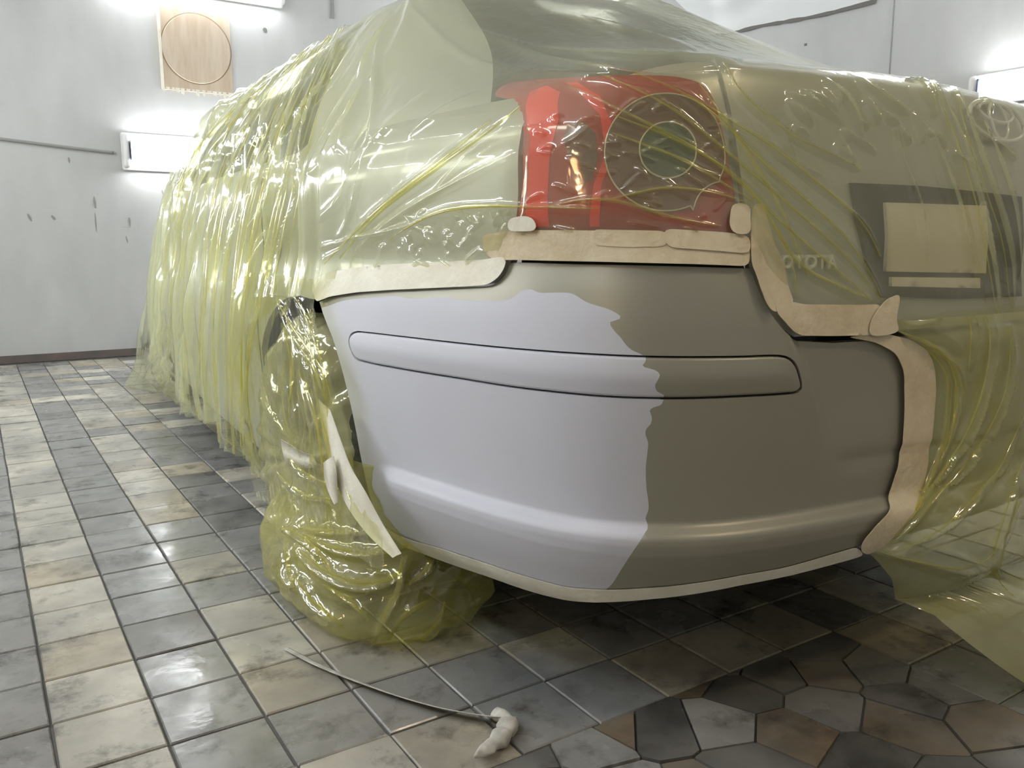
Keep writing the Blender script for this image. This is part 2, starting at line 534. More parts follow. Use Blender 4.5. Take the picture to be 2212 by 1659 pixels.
lamp((0.93, YB, 1.275), (1, 0, 0), (0, -1, 0), 1.25, 0.25, 'bright fluorescent lamp low on the back wall beside the covered car', G)
lamp((0.84, YB, 2.48), (1, 0, 0), (0, -1, 0), 1.25, 0.25, 'bright fluorescent lamp high on the back wall above the plywood panel', G)
lamp((XR, 4.62, 2.45), (0, 1, 0), (-1, 0, 0), 1.25, 0.25, 'bright fluorescent lamp high on the right wall behind the car roof', G)
lamp((XR, 0.95, 1.40), (0, 1, 0), (-1, 0, 0), 1.25, 0.14, 'slim fluorescent lamp low on the right wall behind the boot edge', G)
lamp((XR, 1.3, 2.48), (0, 1, 0), (-1, 0, 0), 1.25, 0.25, 'unseen upper fluorescent lamp added on the right wall above the slim lower one', G)  # out of view, added to brighten the right wall
for i, (y, z, lab) in enumerate([(3.9, 1.275, 'lower fluorescent lamp on the left wall nearest the back corner'), (2.0, 1.275, 'lower fluorescent lamp in the middle of the left wall'),
                  (3.9, 2.48, 'upper fluorescent lamp on the left wall nearest the back corner'), (2.0, 2.48, 'upper fluorescent lamp in the middle of the left wall'),
                  (0.1, 2.48, 'upper fluorescent lamp on the left wall farthest from the back corner')]):
    lamp((XL, y, z), (0, 1, 0), (1, 0, 0), 1.25, 0.25, lab, G)

# ---- left-wall warm bulb, and an unseen ceiling bulb added to light the car's rear
M['bulb'] = emit_mat('warm_bulb', (1.0, 0.66, 0.36, 1), 26.0)
M['rear_fill'] = emit_mat('warm_rear_fill', (1.0, 0.80, 0.56, 1), 170.0)
def bulkhead(loc, normal, label, bm_='bulb'):
    t = empty('bulkhead_lamp', loc)
    N = Vector(normal)
    q = N.to_track_quat('Z', 'Y').to_matrix()
    for nm, r, d0, d1, m in (('base', 0.11, 0, 0.03, 'lampbody'), ('globe', 0.085, 0.031, 0.12, bm_)):
        bm = bmesh.new()
        if nm == 'base': bmesh.ops.create_cone(bm, cap_ends=True, segments=32, radius1=r, radius2=r * 0.95, depth=d1 - d0)
        else:
            bmesh.ops.create_uvsphere(bm, u_segments=24, v_segments=12, radius=r)
            for v in bm.verts: v.co.z *= 0.5
        for v in bm.verts: v.co = Vector(loc) + q @ (v.co + Vector((0, 0, (d0 + d1) / 2)))
        bm_obj(nm, bm, M[m], t, True)
    tag(t, label, 'lamp', 'warm bulkhead lamps')
bulkhead((XL, 0.12, 1.35), (1, 0, 0), 'round warm bulkhead lamp on the left wall facing the bumper corner')
bulkhead((1.9, -0.75, ZC), (0, 0, -1), 'unseen round warm fill lamp added on the ceiling behind the car', 'rear_fill')

# ---- plywood panel with a round disc over a ventilation hole
pv = empty('plywood_panel', (1.46, YB, 1.83))
bm_obj('board', box_bm(1.215, 1.70, YB - 0.018, YB, 1.835, 2.385, 0.002, 1), M['wood'], pv)
bm = bmesh.new()
bmesh.ops.create_cone(bm, cap_ends=True, segments=56, radius1=0.232, radius2=0.229, depth=0.010)
bmesh.ops.rotate(bm, verts=bm.verts, matrix=Matrix.Rotation(math.pi / 2, 3, 'X'))
for v in bm.verts: v.co += Vector((1.465, YB - 0.023, 2.125))
bm_obj('disc', bm, M['wood'], pv)
bm = bmesh.new()
n = 64
for r in (0.232, 0.239):
    for i in range(n):
        a = 2 * math.pi * i / n
        bm.verts.new((1.465 + r * math.cos(a), YB - 0.0195, 2.125 + r * math.sin(a)))
bm.verts.ensure_lookup_table()
for i in range(n):
    bm.faces.new((bm.verts[i], bm.verts[(i + 1) % n], bm.verts[n + (i + 1) % n], bm.verts[n + i]))
bm_obj('groove', bm, M['woodline'], pv)
bm_obj('edge_strip', box_bm(1.215, 1.235, YB - 0.024, YB - 0.0185, 1.835, 2.385), M['tape_pale'], pv)
v = []; f = []
rs = random.Random(3)
x = 1.22
while x < 1.70:                                # torn paper fringe along the lower edge
    w = rs.uniform(0.012, 0.035); h = rs.uniform(0.015, 0.05)
    b = len(v)
    v += [(x, YB - 0.024, 1.85), (x + w, YB - 0.024, 1.85), (x + w * 0.8, YB - 0.026, 1.85 - h), (x + w * 0.1, YB - 0.026, 1.85 - h * rs.uniform(0.6, 1))]
    f.append((b, b + 1, b + 2, b + 3))
    x += w * rs.uniform(1.0, 1.6)
mesh_obj('torn_fringe', v, f, M['tape_pale'], pv)
tag(pv, 'pale brown plywood panel with a round cut disc on the back wall', 'panel')

# ---- white sheet that bulges from an opening high on the right wall, with a torn dark lower edge
ps = empty('plastic_sheet', (XR, 3.3, 2.03))
poly = [(3.87, 2.055), (2.76, 1.99), (2.70, 3.1), (4.6, 3.1), (4.45, 2.52), (4.22, 2.34)]
nu, nv = 40, 30
V = []
lo = spline(np.array([(2.76, 1.995), (3.1, 2.0), (3.5, 2.03), (3.87, 2.055), (4.0, 2.16), (4.22, 2.34), (4.42, 2.55)]), nu)
for i in range(nu):
    for k in range(nv):
        t = k / (nv - 1)
        y = lo[i, 0] * (1 - t) + (2.72 + 1.72 * i / (nu - 1)) * t
        z = lo[i, 1] * (1 - t) + 3.13 * t
        bul = 0.10 * math.sin(math.pi * min(1, t * 1.0 + 0.0)) ** 0.7 * min(1, 5 * t + 0.1) * min(1, 6 * (i / (nu - 1)) + .05) * min(1, 6 * (1 - i / (nu - 1)) + .05)
        bul += 0.02 * mnoise.noise(Vector((y * 4, z * 4, 1.3)))* min(1, 6 * t)
        V.append((XR - 0.012 - max(0, bul), y, z))
mesh_obj('sheet', V, grid_faces(nu, nv), M['sheet'], ps)
e = []
f = []
for i in range(24):
    p = lo[int(i * (nu * 0.62) / 24)]
    w = 0.007 + 0.006 * rs.random()
    e += [(XR - 0.013, p[0], p[1] - w), (XR - 0.016, p[0], p[1] + w * 0.7)]
    if i: f.append((2 * i - 2, 2 * i, 2 * i + 1, 2 * i - 1))
mesh_obj('torn_edge', e, f, M['grime'], ps)
tag(ps, 'bulging white sheet with a torn dark lower edge high on the right wall', 'sheet')
bm_obj('panel_seam', box_bm(XR - 0.004, XR, 2.655, 2.661, 0.05, 3.1), M['pipe'], wall_right)
bm_obj('chip', box_bm(XR - 0.004, XR, 3.175, 3.19, 1.86, 1.872), M['grime'], wall_right)

# ---- floor: a dark bed with single tiles laid in rows, 15 cm wide and 16 cm long
def tile_mat(name, c1, c2, rough):
    m = mat(name, c1, rough, 0, 0.5, var=c2, scale=11, bump=0.07, bump_scale=18)
    nt = m.node_tree
    b = nt.nodes['Principled BSDF']
    src = b.inputs['Base Color'].links[0].from_socket
    geo = [n for n in nt.nodes if n.type == 'NEW_GEOMETRY'][0]
    # dried grey overspray and dark smears that cross the joints
    n1 = nt.nodes.new('ShaderNodeTexNoise'); n1.inputs['Scale'].default_value = 2.6; n1.inputs['Detail'].default_value = 7
    r1 = nt.nodes.new('ShaderNodeValToRGB'); r1.color_ramp.elements[0].position = 0.38; r1.color_ramp.elements[1].position = 0.60
    mx = nt.nodes.new('ShaderNodeMixRGB'); mx.inputs[2].default_value = rgb(136, 135, 131)
    n2 = nt.nodes.new('ShaderNodeTexNoise'); n2.inputs['Scale'].default_value = 9.0; n2.inputs['Detail'].default_value = 8
    n2.inputs['Roughness'].default_value = 0.7
    r2 = nt.nodes.new('ShaderNodeValToRGB'); r2.color_ramp.elements[0].position = 0.52; r2.color_ramp.elements[1].position = 0.68
    mx2 = nt.nodes.new('ShaderNodeMixRGB'); mx2.inputs[2].default_value = rgb(74, 72, 68)
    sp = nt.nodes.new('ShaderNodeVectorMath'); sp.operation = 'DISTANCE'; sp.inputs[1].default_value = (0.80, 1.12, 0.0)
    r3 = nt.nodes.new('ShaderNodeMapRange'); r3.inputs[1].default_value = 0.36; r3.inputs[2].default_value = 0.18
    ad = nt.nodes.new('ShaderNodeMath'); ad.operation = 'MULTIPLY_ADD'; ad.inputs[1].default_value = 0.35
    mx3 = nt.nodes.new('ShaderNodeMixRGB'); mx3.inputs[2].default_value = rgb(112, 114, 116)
    md = nt.nodes.new('ShaderNodeMath'); md.operation = 'MULTIPLY'; md.inputs[1].default_value = 0.85
    mr = nt.nodes.new('ShaderNodeMath'); mr.operation = 'MULTIPLY'; mr.inputs[1].default_value = 0.72
    L = nt.links.new
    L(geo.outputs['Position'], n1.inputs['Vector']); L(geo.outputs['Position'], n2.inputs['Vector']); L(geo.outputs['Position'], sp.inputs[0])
    L(n1.outputs['Fac'], r1.inputs[0]); L(n2.outputs['Fac'], r2.inputs[0])
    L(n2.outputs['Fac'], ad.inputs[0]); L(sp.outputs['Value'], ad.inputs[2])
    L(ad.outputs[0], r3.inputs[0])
    L(r1.outputs[0], mr.inputs[0]); L(mr.outputs[0], mx.inputs[0]); L(src, mx.inputs[1])
    L(r2.outputs[0], md.inputs[0]); L(md.outputs[0], mx2.inputs[0]); L(mx.outputs[0], mx2.inputs[1])
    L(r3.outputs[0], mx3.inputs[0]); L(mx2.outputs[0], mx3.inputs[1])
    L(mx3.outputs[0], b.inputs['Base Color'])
    n3 = nt.nodes.new('ShaderNodeTexNoise'); n3.inputs['Scale'].default_value = 5.0; n3.inputs['Detail'].default_value = 5
    r4 = nt.nodes.new('ShaderNodeMapRange'); r4.inputs[1].default_value = 0.35; r4.inputs[2].default_value = 0.65
    r4.inputs[3].default_value = rough - 0.12; r4.inputs[4].default_value = rough + 0.18
    L(geo.outputs['Position'], n3.inputs['Vector']); L(n3.outputs['Fac'], r4.inputs[0]); L(r4.outputs[0], b.inputs['Roughness'])
    return m
M['beige'] = tile_mat('beige_tile', rgb(204, 200, 186), rgb(176, 171, 156), 0.30)
M['tan'] = tile_mat('tan_tile', rgb(184, 176, 156), rgb(150, 142, 124), 0.32)
M['grey'] = tile_mat('grey_tile', rgb(150, 150, 148), rgb(126, 126, 124), 0.22)
M['dark'] = tile_mat('dark_tile', rgb(130, 129, 126), rgb(104, 103, 100), 0.30)
M['brown'] = tile_mat('brown_tile', rgb(122, 106, 84), rgb(86, 76, 62), 0.34)
M['slate'] = tile_mat('slate_tile', rgb(84, 83, 80), rgb(62, 61, 58), 0.36)
M['grout'] = mat('floor_bed', rgb(92, 91, 88), 0.8)
floor = struct('floor', box_bm(XL, XR, YN, YB, -0.1, -0.005), M['grout'])
TX, TY, X0, Y0 = 0.150, 0.160, 0.043, 1.28
def tile_mesh(m, w=TX, l=TY, g=0.0022):
    bm = box_bm(g, w - g, g, l - g, -0.008, 0.0, 0.0)
    top = [e for e in bm.edges if all(v.co.z > -0.001 for v in e.verts)]
    bmesh.ops.bevel(bm, geom=top, offset=0.0022, segments=1, affect='EDGES')
    me = bpy.data.meshes.new('tile')
    bm.to_mesh(me); bm.free(); me.materials.append(m)
    return me
TM = {k: tile_mesh(M[k]) for k in ('beige', 'tan', 'grey', 'dark')}
SHARD = (0.49, 1.39, 0.32, 1.04)     # broken tiles behind the car
rt = random.Random(21)
cand = []
for i in range(-8, 27):
    for k in range(-24, 32):
        x, y = X0 + i * TX, Y0 + k * TY
        if x < XL or x + TX > XR or y < YN or y + TY > YB: continue
        cx, cy = x + TX / 2, y + TY / 2
        if SHARD[0] < cx < SHARD[1] and SHARD[2] < cy < SHARD[3]: continue
        if i == 0: ch = rt.choices(('beige', 'tan', 'grey', 'dark'), (9, 2, 0.6, 0))[0]
        elif i == -1: ch = rt.choices(('beige', 'tan', 'grey', 'dark'), (0, 0, 8, 2))[0]
        elif i == 1: ch = rt.choices(('beige', 'tan', 'grey', 'dark'), (0.3, 0.2, 7, 3))[0]
        elif i == 2: ch = rt.choices(('beige', 'tan', 'grey', 'dark'), (5, 2, 4, 1))[0]
        else: ch = rt.choices(('beige', 'tan', 'grey', 'dark'), (3, 3, 4, 2))[0]
        if i == 1 and k in (-1, 0, 1): ch = 'grey'
        if i == 2 and k == -1: ch = 'grey'
        if i == 2 and k == -2: ch = 'beige'
        if i == 0 and k in (5,): ch = 'tan'
        d = (np.array([cx, cy, 0]) - CAM) @ cF
        vis = False; area = 0
        if d > 0.3:
            q = project(np.array([cx, cy, 0.0]))
            vis = -60 < q[0] < 2272 and -60 < q[1] < 1740
            area = 1 / d ** 3
        cand.append((area if vis else 0, x, y, ch))
cand.sort(reverse=True)
rest_v, rest_f, rest_m = [], [], []
for n, (ar, x, y, ch) in enumerate(cand):
    dz = rt.uniform(-0.0012, 0.0012)
    if n < 270 and ar > 0:
        o = bpy.data.objects.new('tile', TM[ch]); COL.objects.link(o)
        o.parent = floor
        o.location = (x, y, dz)
        o.rotation_euler = (rt.gauss(0, 0.002), rt.gauss(0, 0.002), rt.gauss(0, 0.003))
    else:
        b = len(rest_v); g = 0.0025
        x1, y1 = x + TX - g, y + TY - g; x += g; y += g
        rest_v += [(x, y, dz), (x1, y, dz), (x1, y1, dz), (x, y1, dz), (x, y, -0.008), (x1, y, -0.008), (x1, y1, -0.008), (x, y1, -0.008)]
        rest_f += [(b, b + 1, b + 2, b + 3)] + [(b + i, b + 4 + i, b + 4 + (i + 1) % 4, b + (i + 1) % 4) for i in range(4)]
        rest_m += [('beige', 'tan', 'grey', 'dark').index(ch)] * 5
tag(mesh_obj('far_tiles', rest_v, rest_f, [M[k] for k in ('beige', 'tan', 'grey', 'dark')], floor, smooth=False, midx=rest_m), kind='stuff')
# broken tiles: irregular shards (Voronoi cells shrunk for the joints)
pts = []
while len(pts) < 46:
    p = (rt.uniform(SHARD[0], SHARD[1]), rt.uniform(SHARD[2], SHARD[3]))
    if all((p[0] - q[0]) ** 2 + (p[1] - q[1]) ** 2 > 0.075 ** 2 for q in pts): pts.append(p)
xa, xb = X0 + 3 * TX, X0 + 9 * TX
ya, yb = Y0 - 6 * TY, Y0 - 2 * TY + TY
xa = min(c for c in [X0 + i * TX for i in range(12)] if c + TX / 2 > SHARD[0]); xb = max(X0 + (i + 1) * TX for i in range(12) if X0 + i * TX + TX / 2 < SHARD[1])
ya = min(Y0 + k * TY for k in range(-12, 4) if Y0 + k * TY + TY / 2 > SHARD[2]); yb = max(Y0 + (k + 1) * TY for k in range(-12, 4) if Y0 + k * TY + TY / 2 < SHARD[3])
def clip(poly, px, py, nx, ny):
    out = []
    for i in range(len(poly)):
        a, b = poly[i], poly[(i + 1) % len(poly)]
        da = (a[0] - px) * nx + (a[1] - py) * ny; db = (b[0] - px) * nx + (b[1] - py) * ny
        if da <= 0: out.append(a)
        if da * db < 0:
            t = da / (da - db); out.append((a[0] + (b[0] - a[0]) * t, a[1] + (b[1] - a[1]) * t))
    return out
for i, p in enumerate(pts):
    poly = [(xa + .002, ya + .002), (xb - .002, ya + .002), (xb - .002, yb - .002), (xa + .002, yb - .002)]
    for j, q in enumerate(pts):
        if i == j: continue
        dx, dy = q[0] - p[0], q[1] - p[1]; L = math.hypot(dx, dy)
        g = 0.0022
        poly = clip(poly, (p[0] + q[0]) / 2 - dx / L * g, (p[1] + q[1]) / 2 - dy / L * g, dx / L, dy / L)
        if not poly: break
    if len(poly) < 3: continue
    dz = rt.uniform(-0.0015, 0.0015); n = len(poly)
    v = [(x, y, dz) for x, y in poly] + [(x, y, -0.006) for x, y in poly]
    f = [tuple(range(n))] + [(k, n + k, n + (k + 1) % n, (k + 1) % n) for k in range(n)]
    mesh_obj('tile_shard', v, f, M[rt.choices(('brown', 'tan', 'grey', 'dark', 'slate'), (4, 1.2, 2, 3, 4))[0]], floor, smooth=False)

# ================================================================== the car
car = empty('car', (CX, 3.0, 0.0))
tag(car, 'silver saloon car wrapped in yellow film with its rear bumper left bare', 'car')

# ---- rear bumper
top_px = [(690, 652), (720, 641), (780, 632), (850, 627), (1000, 620), (1062, 616), (1083, 602), (1095, 585), (1102, 568), (1110, 567), (1250, 571), (1400, 574), (1620, 580)]
diag_px = [(1632, 610), (1655, 662), (1700, 720), (1722, 737)]
ctr_px = [(1800, 736), (1900, 733), (2000, 732)]
bot_px = [(830, 1135), (870, 1160), (960, 1187), (1060, 1220), (1160, 1252), (1220, 1268), (1300, 1274), (1400, 1270), (1500, 1260), (1600, 1243), (1700, 1225), (1850, 1180)]
arch_px = [(830, 1135), (800, 1075), (778, 980), (752, 850), (722, 740), (692, 662)]
tops = px_skin(top_px); dia = px_skin(diag_px); ctr = px_skin(ctr_px); bots = px_skin(bot_px); arch = px_skin(arch_px)
zc = ctr[:, 1].mean()
ctr[:, 1] = zc
tops = np.vstack([spline(tops[:5], 24), spline(tops[4:9], 24)[1:], spline(tops[8:], 20)[1:]])
dia = spline(np.vstack([tops[-1:], dia]), 16)[1:]
bots = spline(bots, 60)
zb = bots[-1, 1]
arch = spline(arch, 24)
mir = lambda A: np.stack([2 * SC_S - A[:, 0], A[:, 1]], -1)[::-1]
up = np.vstack([tops, dia, ctr[:1]])
dn = np.vstack([bots])
# order: left top -> right top -> right arch down -> bottom right to left -> left arch up
ra = mir(arch)                 # runs top -> bottom after mirroring
if ra[0, 1] < ra[-1, 1]: ra = ra[::-1]
rd = mir(dn)[::-1]               # far right -> centre
outline = np.vstack([up, mir(up), ra[1:-1], rd[:-1], dn[::-1], arch[1:-1]])
zr = np.r_[np.arange(0.23, 0.31, 0.012), np.arange(0.31, 0.368, 0.0026), np.arange(0.372, 0.45, 0.008), np.arange(0.455, 0.76, 0.012)]

strip_px = [(790, 718), (860, 726), (1000, 742), (1100, 752), (1200, 760), (1300, 766), (1400, 770), (1500, 771), (1600, 770), (1680, 768), (1702, 772), (1718, 785), (1729, 815), (1732, 838), (1722, 848), (1700, 851),
            (1600, 857), (1500, 861), (1400, 861), (1300, 857), (1200, 848), (1100, 836), (1000, 820), (860, 797), (790, 783), (768, 775), (757, 755), (753, 737), (757, 723), (767, 717)]
ss = px_skin(strip_px)
def closed_spline(p, n):
    q = np.vstack([p[-3:], p, p[:4]])
    c = spline(q, n * 3)
    # keep the middle turn
    i0 = np.linalg.norm(c - p[0], axis=1).argmin(); i1 = i0 + 1 + np.linalg.norm(c[i0 + 20:] - p[0], axis=1).argmin() + 19
    c = c[i0:i1]
    L = np.r_[0, np.cumsum(np.linalg.norm(np.diff(c, axis=0), axis=1))]
    u = np.linspace(0, L[-1], n, endpoint=False)
    return np.stack([np.interp(u, L, c[:, k]) for k in (0, 1)], -1)
strip = closed_spline(ss, 240)
def inset(loop, d):
    t = np.roll(loop, -1, 0) - np.roll(loop, 1, 0); t /= np.linalg.norm(t, axis=1)[:, None]
    n = np.stack([t[:, 1], -t[:, 0]], -1)
    c = loop.mean(0)
    area = np.sum(loop[:, 0] * np.roll(loop[:, 1], -1) - np.roll(loop[:, 0], -1) * loop[:, 1])
    if area > 0: n = -n
    return loop + n * d                      # n points inward

prim_up = [(680, 668), (705, 662), (740, 650), (790, 644), (850, 640), (890, 645), (950, 642), (1000, 648), (1050, 649), (1080, 650), (1105, 644), (1125, 630), (1145, 625), (1165, 632), (1200, 632), (1235, 634), (1268, 653), (1317, 669),
           (1338, 681), (1342, 686), (1330, 692), (1317, 697), (1330, 718), (1340, 728), (1349, 741), (1363, 755), (1378, 762), (1393, 767), (1395, 780), (1387, 790), (1402, 795), (1417, 800), (1425, 808), (1420, 820), (1414, 832), (1420, 846), (1432, 852),
           (1430, 873), (1412, 880), (1403, 886), (1408, 900), (1406, 916), (1396, 926), (1394, 938), (1400, 955), (1399, 973), (1395, 1010), (1396, 1050), (1401, 1100), (1394, 1120), (1400, 1138), (1390, 1156), (1368, 1190), (1342, 1230), (1322, 1262), (1305, 1276)]
pu = px_skin(prim_up)
pu = spline(pu, 260)
prim_poly = np.vstack([pu, [pu[-1, 0], 0.0], [pu[0, 0] - 0.3, 0.0], [pu[0, 0] - 0.3, pu[0, 1]]])
prim = lambda c: (~in_poly(c, prim_poly)).astype(int)
bump_m = [M['primer'], M['silver']]
hole = inset(strip, -0.0012)
pu_b = pu[(~in_poly(pu, inset(strip, -0.004))) & in_poly(pu, inset(closed_spline(outline[::3], 500) if False else outline, 0.0))]
# split the primer border where the strip interrupts it
gaps = np.where(np.linalg.norm(np.diff(pu_b, axis=0), axis=1) > 0.02)[0]
cuts = [c for c in np.split(pu_b, gaps + 1) if len(c) > 2]
bumper = patch('bumper', outline, bump_m, car, 0.0, 0.012, [hole], cuts, zr, 0.022, prim)
bumper['label'] = 'bare rear bumper, grey primer on the left and silver paint on the right'

# rub strip: its own moulding set in the groove, rounded at the rim
inner = pu[in_poly(pu, inset(strip, 0.003))]
def strip_off(s, z):
    d, _ = dist_poly(np.stack([s, z], -1), np.vstack([strip, strip[:1]]))
    return -0.005 + 0.0055 * smooth(0, 0.004, d) + 0.0045 * smooth(0.0, 0.028, d)
patch('rub_strip', inset(strip, 0.0016), bump_m, bumper, strip_off, 0.007, [], [inner, inset(strip, 0.0035)[np.r_[0:240, 0]], inset(strip, 0.006)[np.r_[0:240, 0]]], None, 0.012, prim)
patch('groove', inset(strip, -0.004), M['black'], bumper, -0.0115, 0.02, flange=0)

# ---- body panels (seen through the film)
def arch_cut(poly_s, ycen, r=0.345):
    return None
s_at = lambda y, side=0: float(np.interp(-y, -PLAN[:900, 1], PS[:900])) if side == 0 else None
sY = lambda y: float(PS[:1000][np.argmin(np.abs(PLAN[:1000, 1] - y) + (PLAN[:1000, 0] > 0.9) * 5)])
def panel(name, y0, y1, z0, z1, arch_y=None, parent=car, m='body'):
    s0, s1 = sY(y0), sY(y1)
    P = [(s0, z1), (s1, z1), (s1, z0)]
    if arch_y is not None:
        sa = sY(arch_y)
        for a in np.linspace(0, math.pi, 21):
            q = (sa + 0.345 * math.cos(a), 0.315 + 0.345 * math.sin(a))
            if s0 < q[0] < s1 and q[1] > z0: P.append(q)
    P.append((s0, z0))
    return patch(name, np.array(P), M[m], parent, -0.002, 0.05, flange=0.015)
panel('front_wing', 5.1, 3.98, 0.30, 0.93, 4.45)
panel('front_door', 3.97, 2.92, 0.22, 0.965)
panel('rear_door', 2.91, 2.05, 0.22, 0.965)
# quarter panel: down to the bumper and round the wheel arch
qs = sY(2.04); wa = sY(1.75)
Q = [(qs, 0.97), (sY(1.45), 0.97), (tops[0, 0] + 0.42, 0.99)]
tl_left = px_skin([(1126, 300), (1122, 420), (1115, 556)])
qp = [(qs, 0.965)] + [(s, 0.965 + 0.03 * smooth(qs, tl_left[0, 0], s)) for s in np.linspace(qs + 0.1, tl_left[0, 0] - 0.005, 8)]
qp += [tuple(p - np.array([0.004, 0])) for p in tl_left]
low = tops[tops[:, 0] < tl_left[-1, 0] - 0.004]
qp += [tuple(p + np.array([0, 0.004])) for p in low[::-1]]
for a in np.linspace(0.15, math.pi, 20):
    q = (wa + 0.345 * math.cos(a), 0.315 + 0.345 * math.sin(a))
    if q[0] < low[0, 0] - 0.004 and q[0] > qs + 0.01 and q[1] > 0.3: qp.append(q)
qp.append((qs, 0.315))
patch('quarter_panel', np.array(qp), M['body'], car, -0.002, 0.02, flange=0.015)

# ---- tail light
tl = [(1066, 206), (1070, 193), (1085, 184), (1110, 177), (1160, 171), (1220, 167), (1300, 163), (1400, 161), (1470, 166), (1520, 182), (1545, 215), (1562, 280), (1578, 350), (1590, 420), (1592, 470), (1590, 512),
      (1400, 508), (1250, 506), (1112, 503), (1114, 470), (1122, 420), (1126, 360), (1127, 290), (1121, 248), (1106, 222), (1085, 211)]
tls = px_skin(tl)
tlo = closed_spline(tls, 150)
def lens_off(s, z):
    d, _ = dist_poly(np.stack([s, z], -1), np.vstack([tlo, tlo[:1]]))
    return -0.004 + 0.009 * smooth(0, 0.02, d)
light = patch('tail_light', tlo, M['red'], car, lens_off, 0.010, flange=0.02)
light['label'] = 'red tail light with a round clear lamp'
def circ_px(cx, cy, rx, ry, n=48, a0=0, a1=2 * math.pi):
    return [(cx + rx * math.cos(a), cy + ry * math.sin(a)) for a in np.linspace(a0, a1, n, endpoint=False)]
# bright reflector bands on the outer edge of the lens
patch('reflector_band', px_skin([(1150, 200), (1185, 185), (1215, 200), (1212, 260), (1192, 340), (1188, 420), (1190, 490), (1140, 490), (1146, 400), (1152, 300)]), M['red_bright'], light, lambda s, z: lens_off(s, z) + 0.0015, 0.012, flange=0.002)
patch('reflector_band', px_skin([(1275, 490), (1285, 400), (1312, 330), (1300, 250), (1255, 195), (1220, 178), (1250, 178), (1300, 210), (1325, 270), (1326, 340), (1302, 400), (1296, 490)]), M['red_bright'], light, lambda s, z: lens_off(s, z) + 0.0015, 0.012, flange=0.002)
patch('indicator_lens', px_skin([(1230, 270), (1262, 262), (1290, 290), (1294, 340), (1280, 390), (1255, 400), (1236, 350), (1222, 300)]), M['smoke'], light, lambda s, z: lens_off(s, z) + 0.0015, 0.012, flange=0.002)
# round reversing lamp with a bite for the lower red field
disc = circ_px(1436, 330, 126, 126, 60)
disc = [p for p in disc if not (p[0] - 1560) ** 2 + (p[1] - 458) ** 2 < 66 ** 2]
bite = [(1560 + 66 * math.cos(a), 458 + 66 * math.sin(a)) for a in np.linspace(math.radians(265), math.radians(182), 10)]
k = [i for i in range(len(disc)) if math.hypot(disc[i][0] - disc[i - 1][0], disc[i][1] - disc[i - 1][1]) > 30]
k = k[0] if k else 0
disc = disc[k:] + disc[:k]
if math.hypot(disc[-1][0] - bite[0][0], disc[-1][1] - bite[0][1]) > math.hypot(disc[-1][0] - bite[-1][0], disc[-1][1] - bite[-1][1]): bite = bite[::-1]
ds = px_skin(disc + bite)
revl = patch('round_lens', ds, M['smoke'], light, lambda s, z: lens_off(s, z) + 0.003, 0.010, flange=0.004)
def skin_tube(name, pts_px, r, m, parent, off, closed=False, n=80):
    q = px_skin(pts_px)
    if closed: q = np.vstack([q, q[:1]])
    P = skin(q[:, 0], q[:, 1], lens_off(q[:, 0], q[:, 1]) + off)
    return tube(name, P, r, m, parent, 6, n)
M['rimline'] = mat('lens_rim', rgb(225, 215, 190), 0.2, 0.2, 0.7)
skin_tube('lens_rim', disc + bite + disc[:1], 0.0011, M['rimline'], light, 0.004)
ic = circ_px(1440, 326, 58, 60, 40)
patch('inner_lens', px_skin(ic), M['smoke_inner'], light, lambda s, z: lens_off(s, z) + 0.0065, 0.010, flange=0.004)
skin_tube('inner_rim', ic + ic[:1], 0.0012, M['rimline'], light, 0.0075)
rl = [(1600 - 0, 0)]
# matching tail light on the far side of the boot
patch('tail_light', mir(tlo), M['red'], car, lambda s, z: lens_off(2 * SC_S - s, z), 0.014, flange=0.02)

# ---- boot lid, from the light to the light
edge = px_skin([(1560, 150), (1585, 250), (1600, 350), (1612, 440), (1616, 500), (1618, 560), (1640, 640), (1690, 706), (1720, 728)])
bl = np.vstack([edge, [SC_S, edge[-1, 1]]])
bl = np.vstack([bl, mir(edge), [[mir(edge)[-1, 0], 1.04], [SC_S, 1.04], [edge[0, 0], 1.04]]])
lid = patch('boot_lid', bl, M['body'], car, -0.004, 0.02, flange=0.012)
ts = np.linspace(tl_left[0, 0] - 0.06, edge[0, 0] + 0.004, 14)
tp = [(s_, 0.985 + 0.05 * float(smooth(ts[0], ts[-1], s_))) for s_ in ts] + [(s_, 0.90) for s_ in ts[::-1]]
patch('rear_wing_top', np.array(tp), M['body'], car, -0.010, 0.02, flange=0.01)
# sill above the bumper corner, below the light
patch('rear_sill', np.vstack([px_skin([(1112, 509), (1400, 513), (1595, 517), (1612, 520), (1614, 574), (1400, 568), (1110, 560)])]), M['body'], car, -0.004, 0.02, flange=0.012)
patch('shut_gap', np.vstack([px_skin([(1106, 548), (1400, 555), (1622, 562), (1700, 690), (1724, 700), (1990, 700), (1990, 760), (1724, 764), (1690, 745), (1610, 600), (1400, 590), (1104, 585)])]), M['black'], car, -0.024, 0.03, flange=0)
# number plate recess, plate, lamp strip
rec = patch('plate_recess', px_skin([(1838, 395), (1990, 402), (2120, 415), (2205, 425), (2205, 640), (2060, 645), (1905, 640), (1870, 560), (1850, 480)]), M['black'], lid, 0.002, 0.02, flange=0.01)
pl = patch('number_plate', px_skin([(1900, 438), (2115, 445), (2115, 590), (1900, 586)]), M['plate'], lid, 0.012, 0.02, flange=0.006)
patch('plate_lamp_bar', px_skin([(1915, 598), (2105, 600), (2105, 622), (1915, 618)]), M['plate'], lid, 0.010, 0.02, flange=0.006)

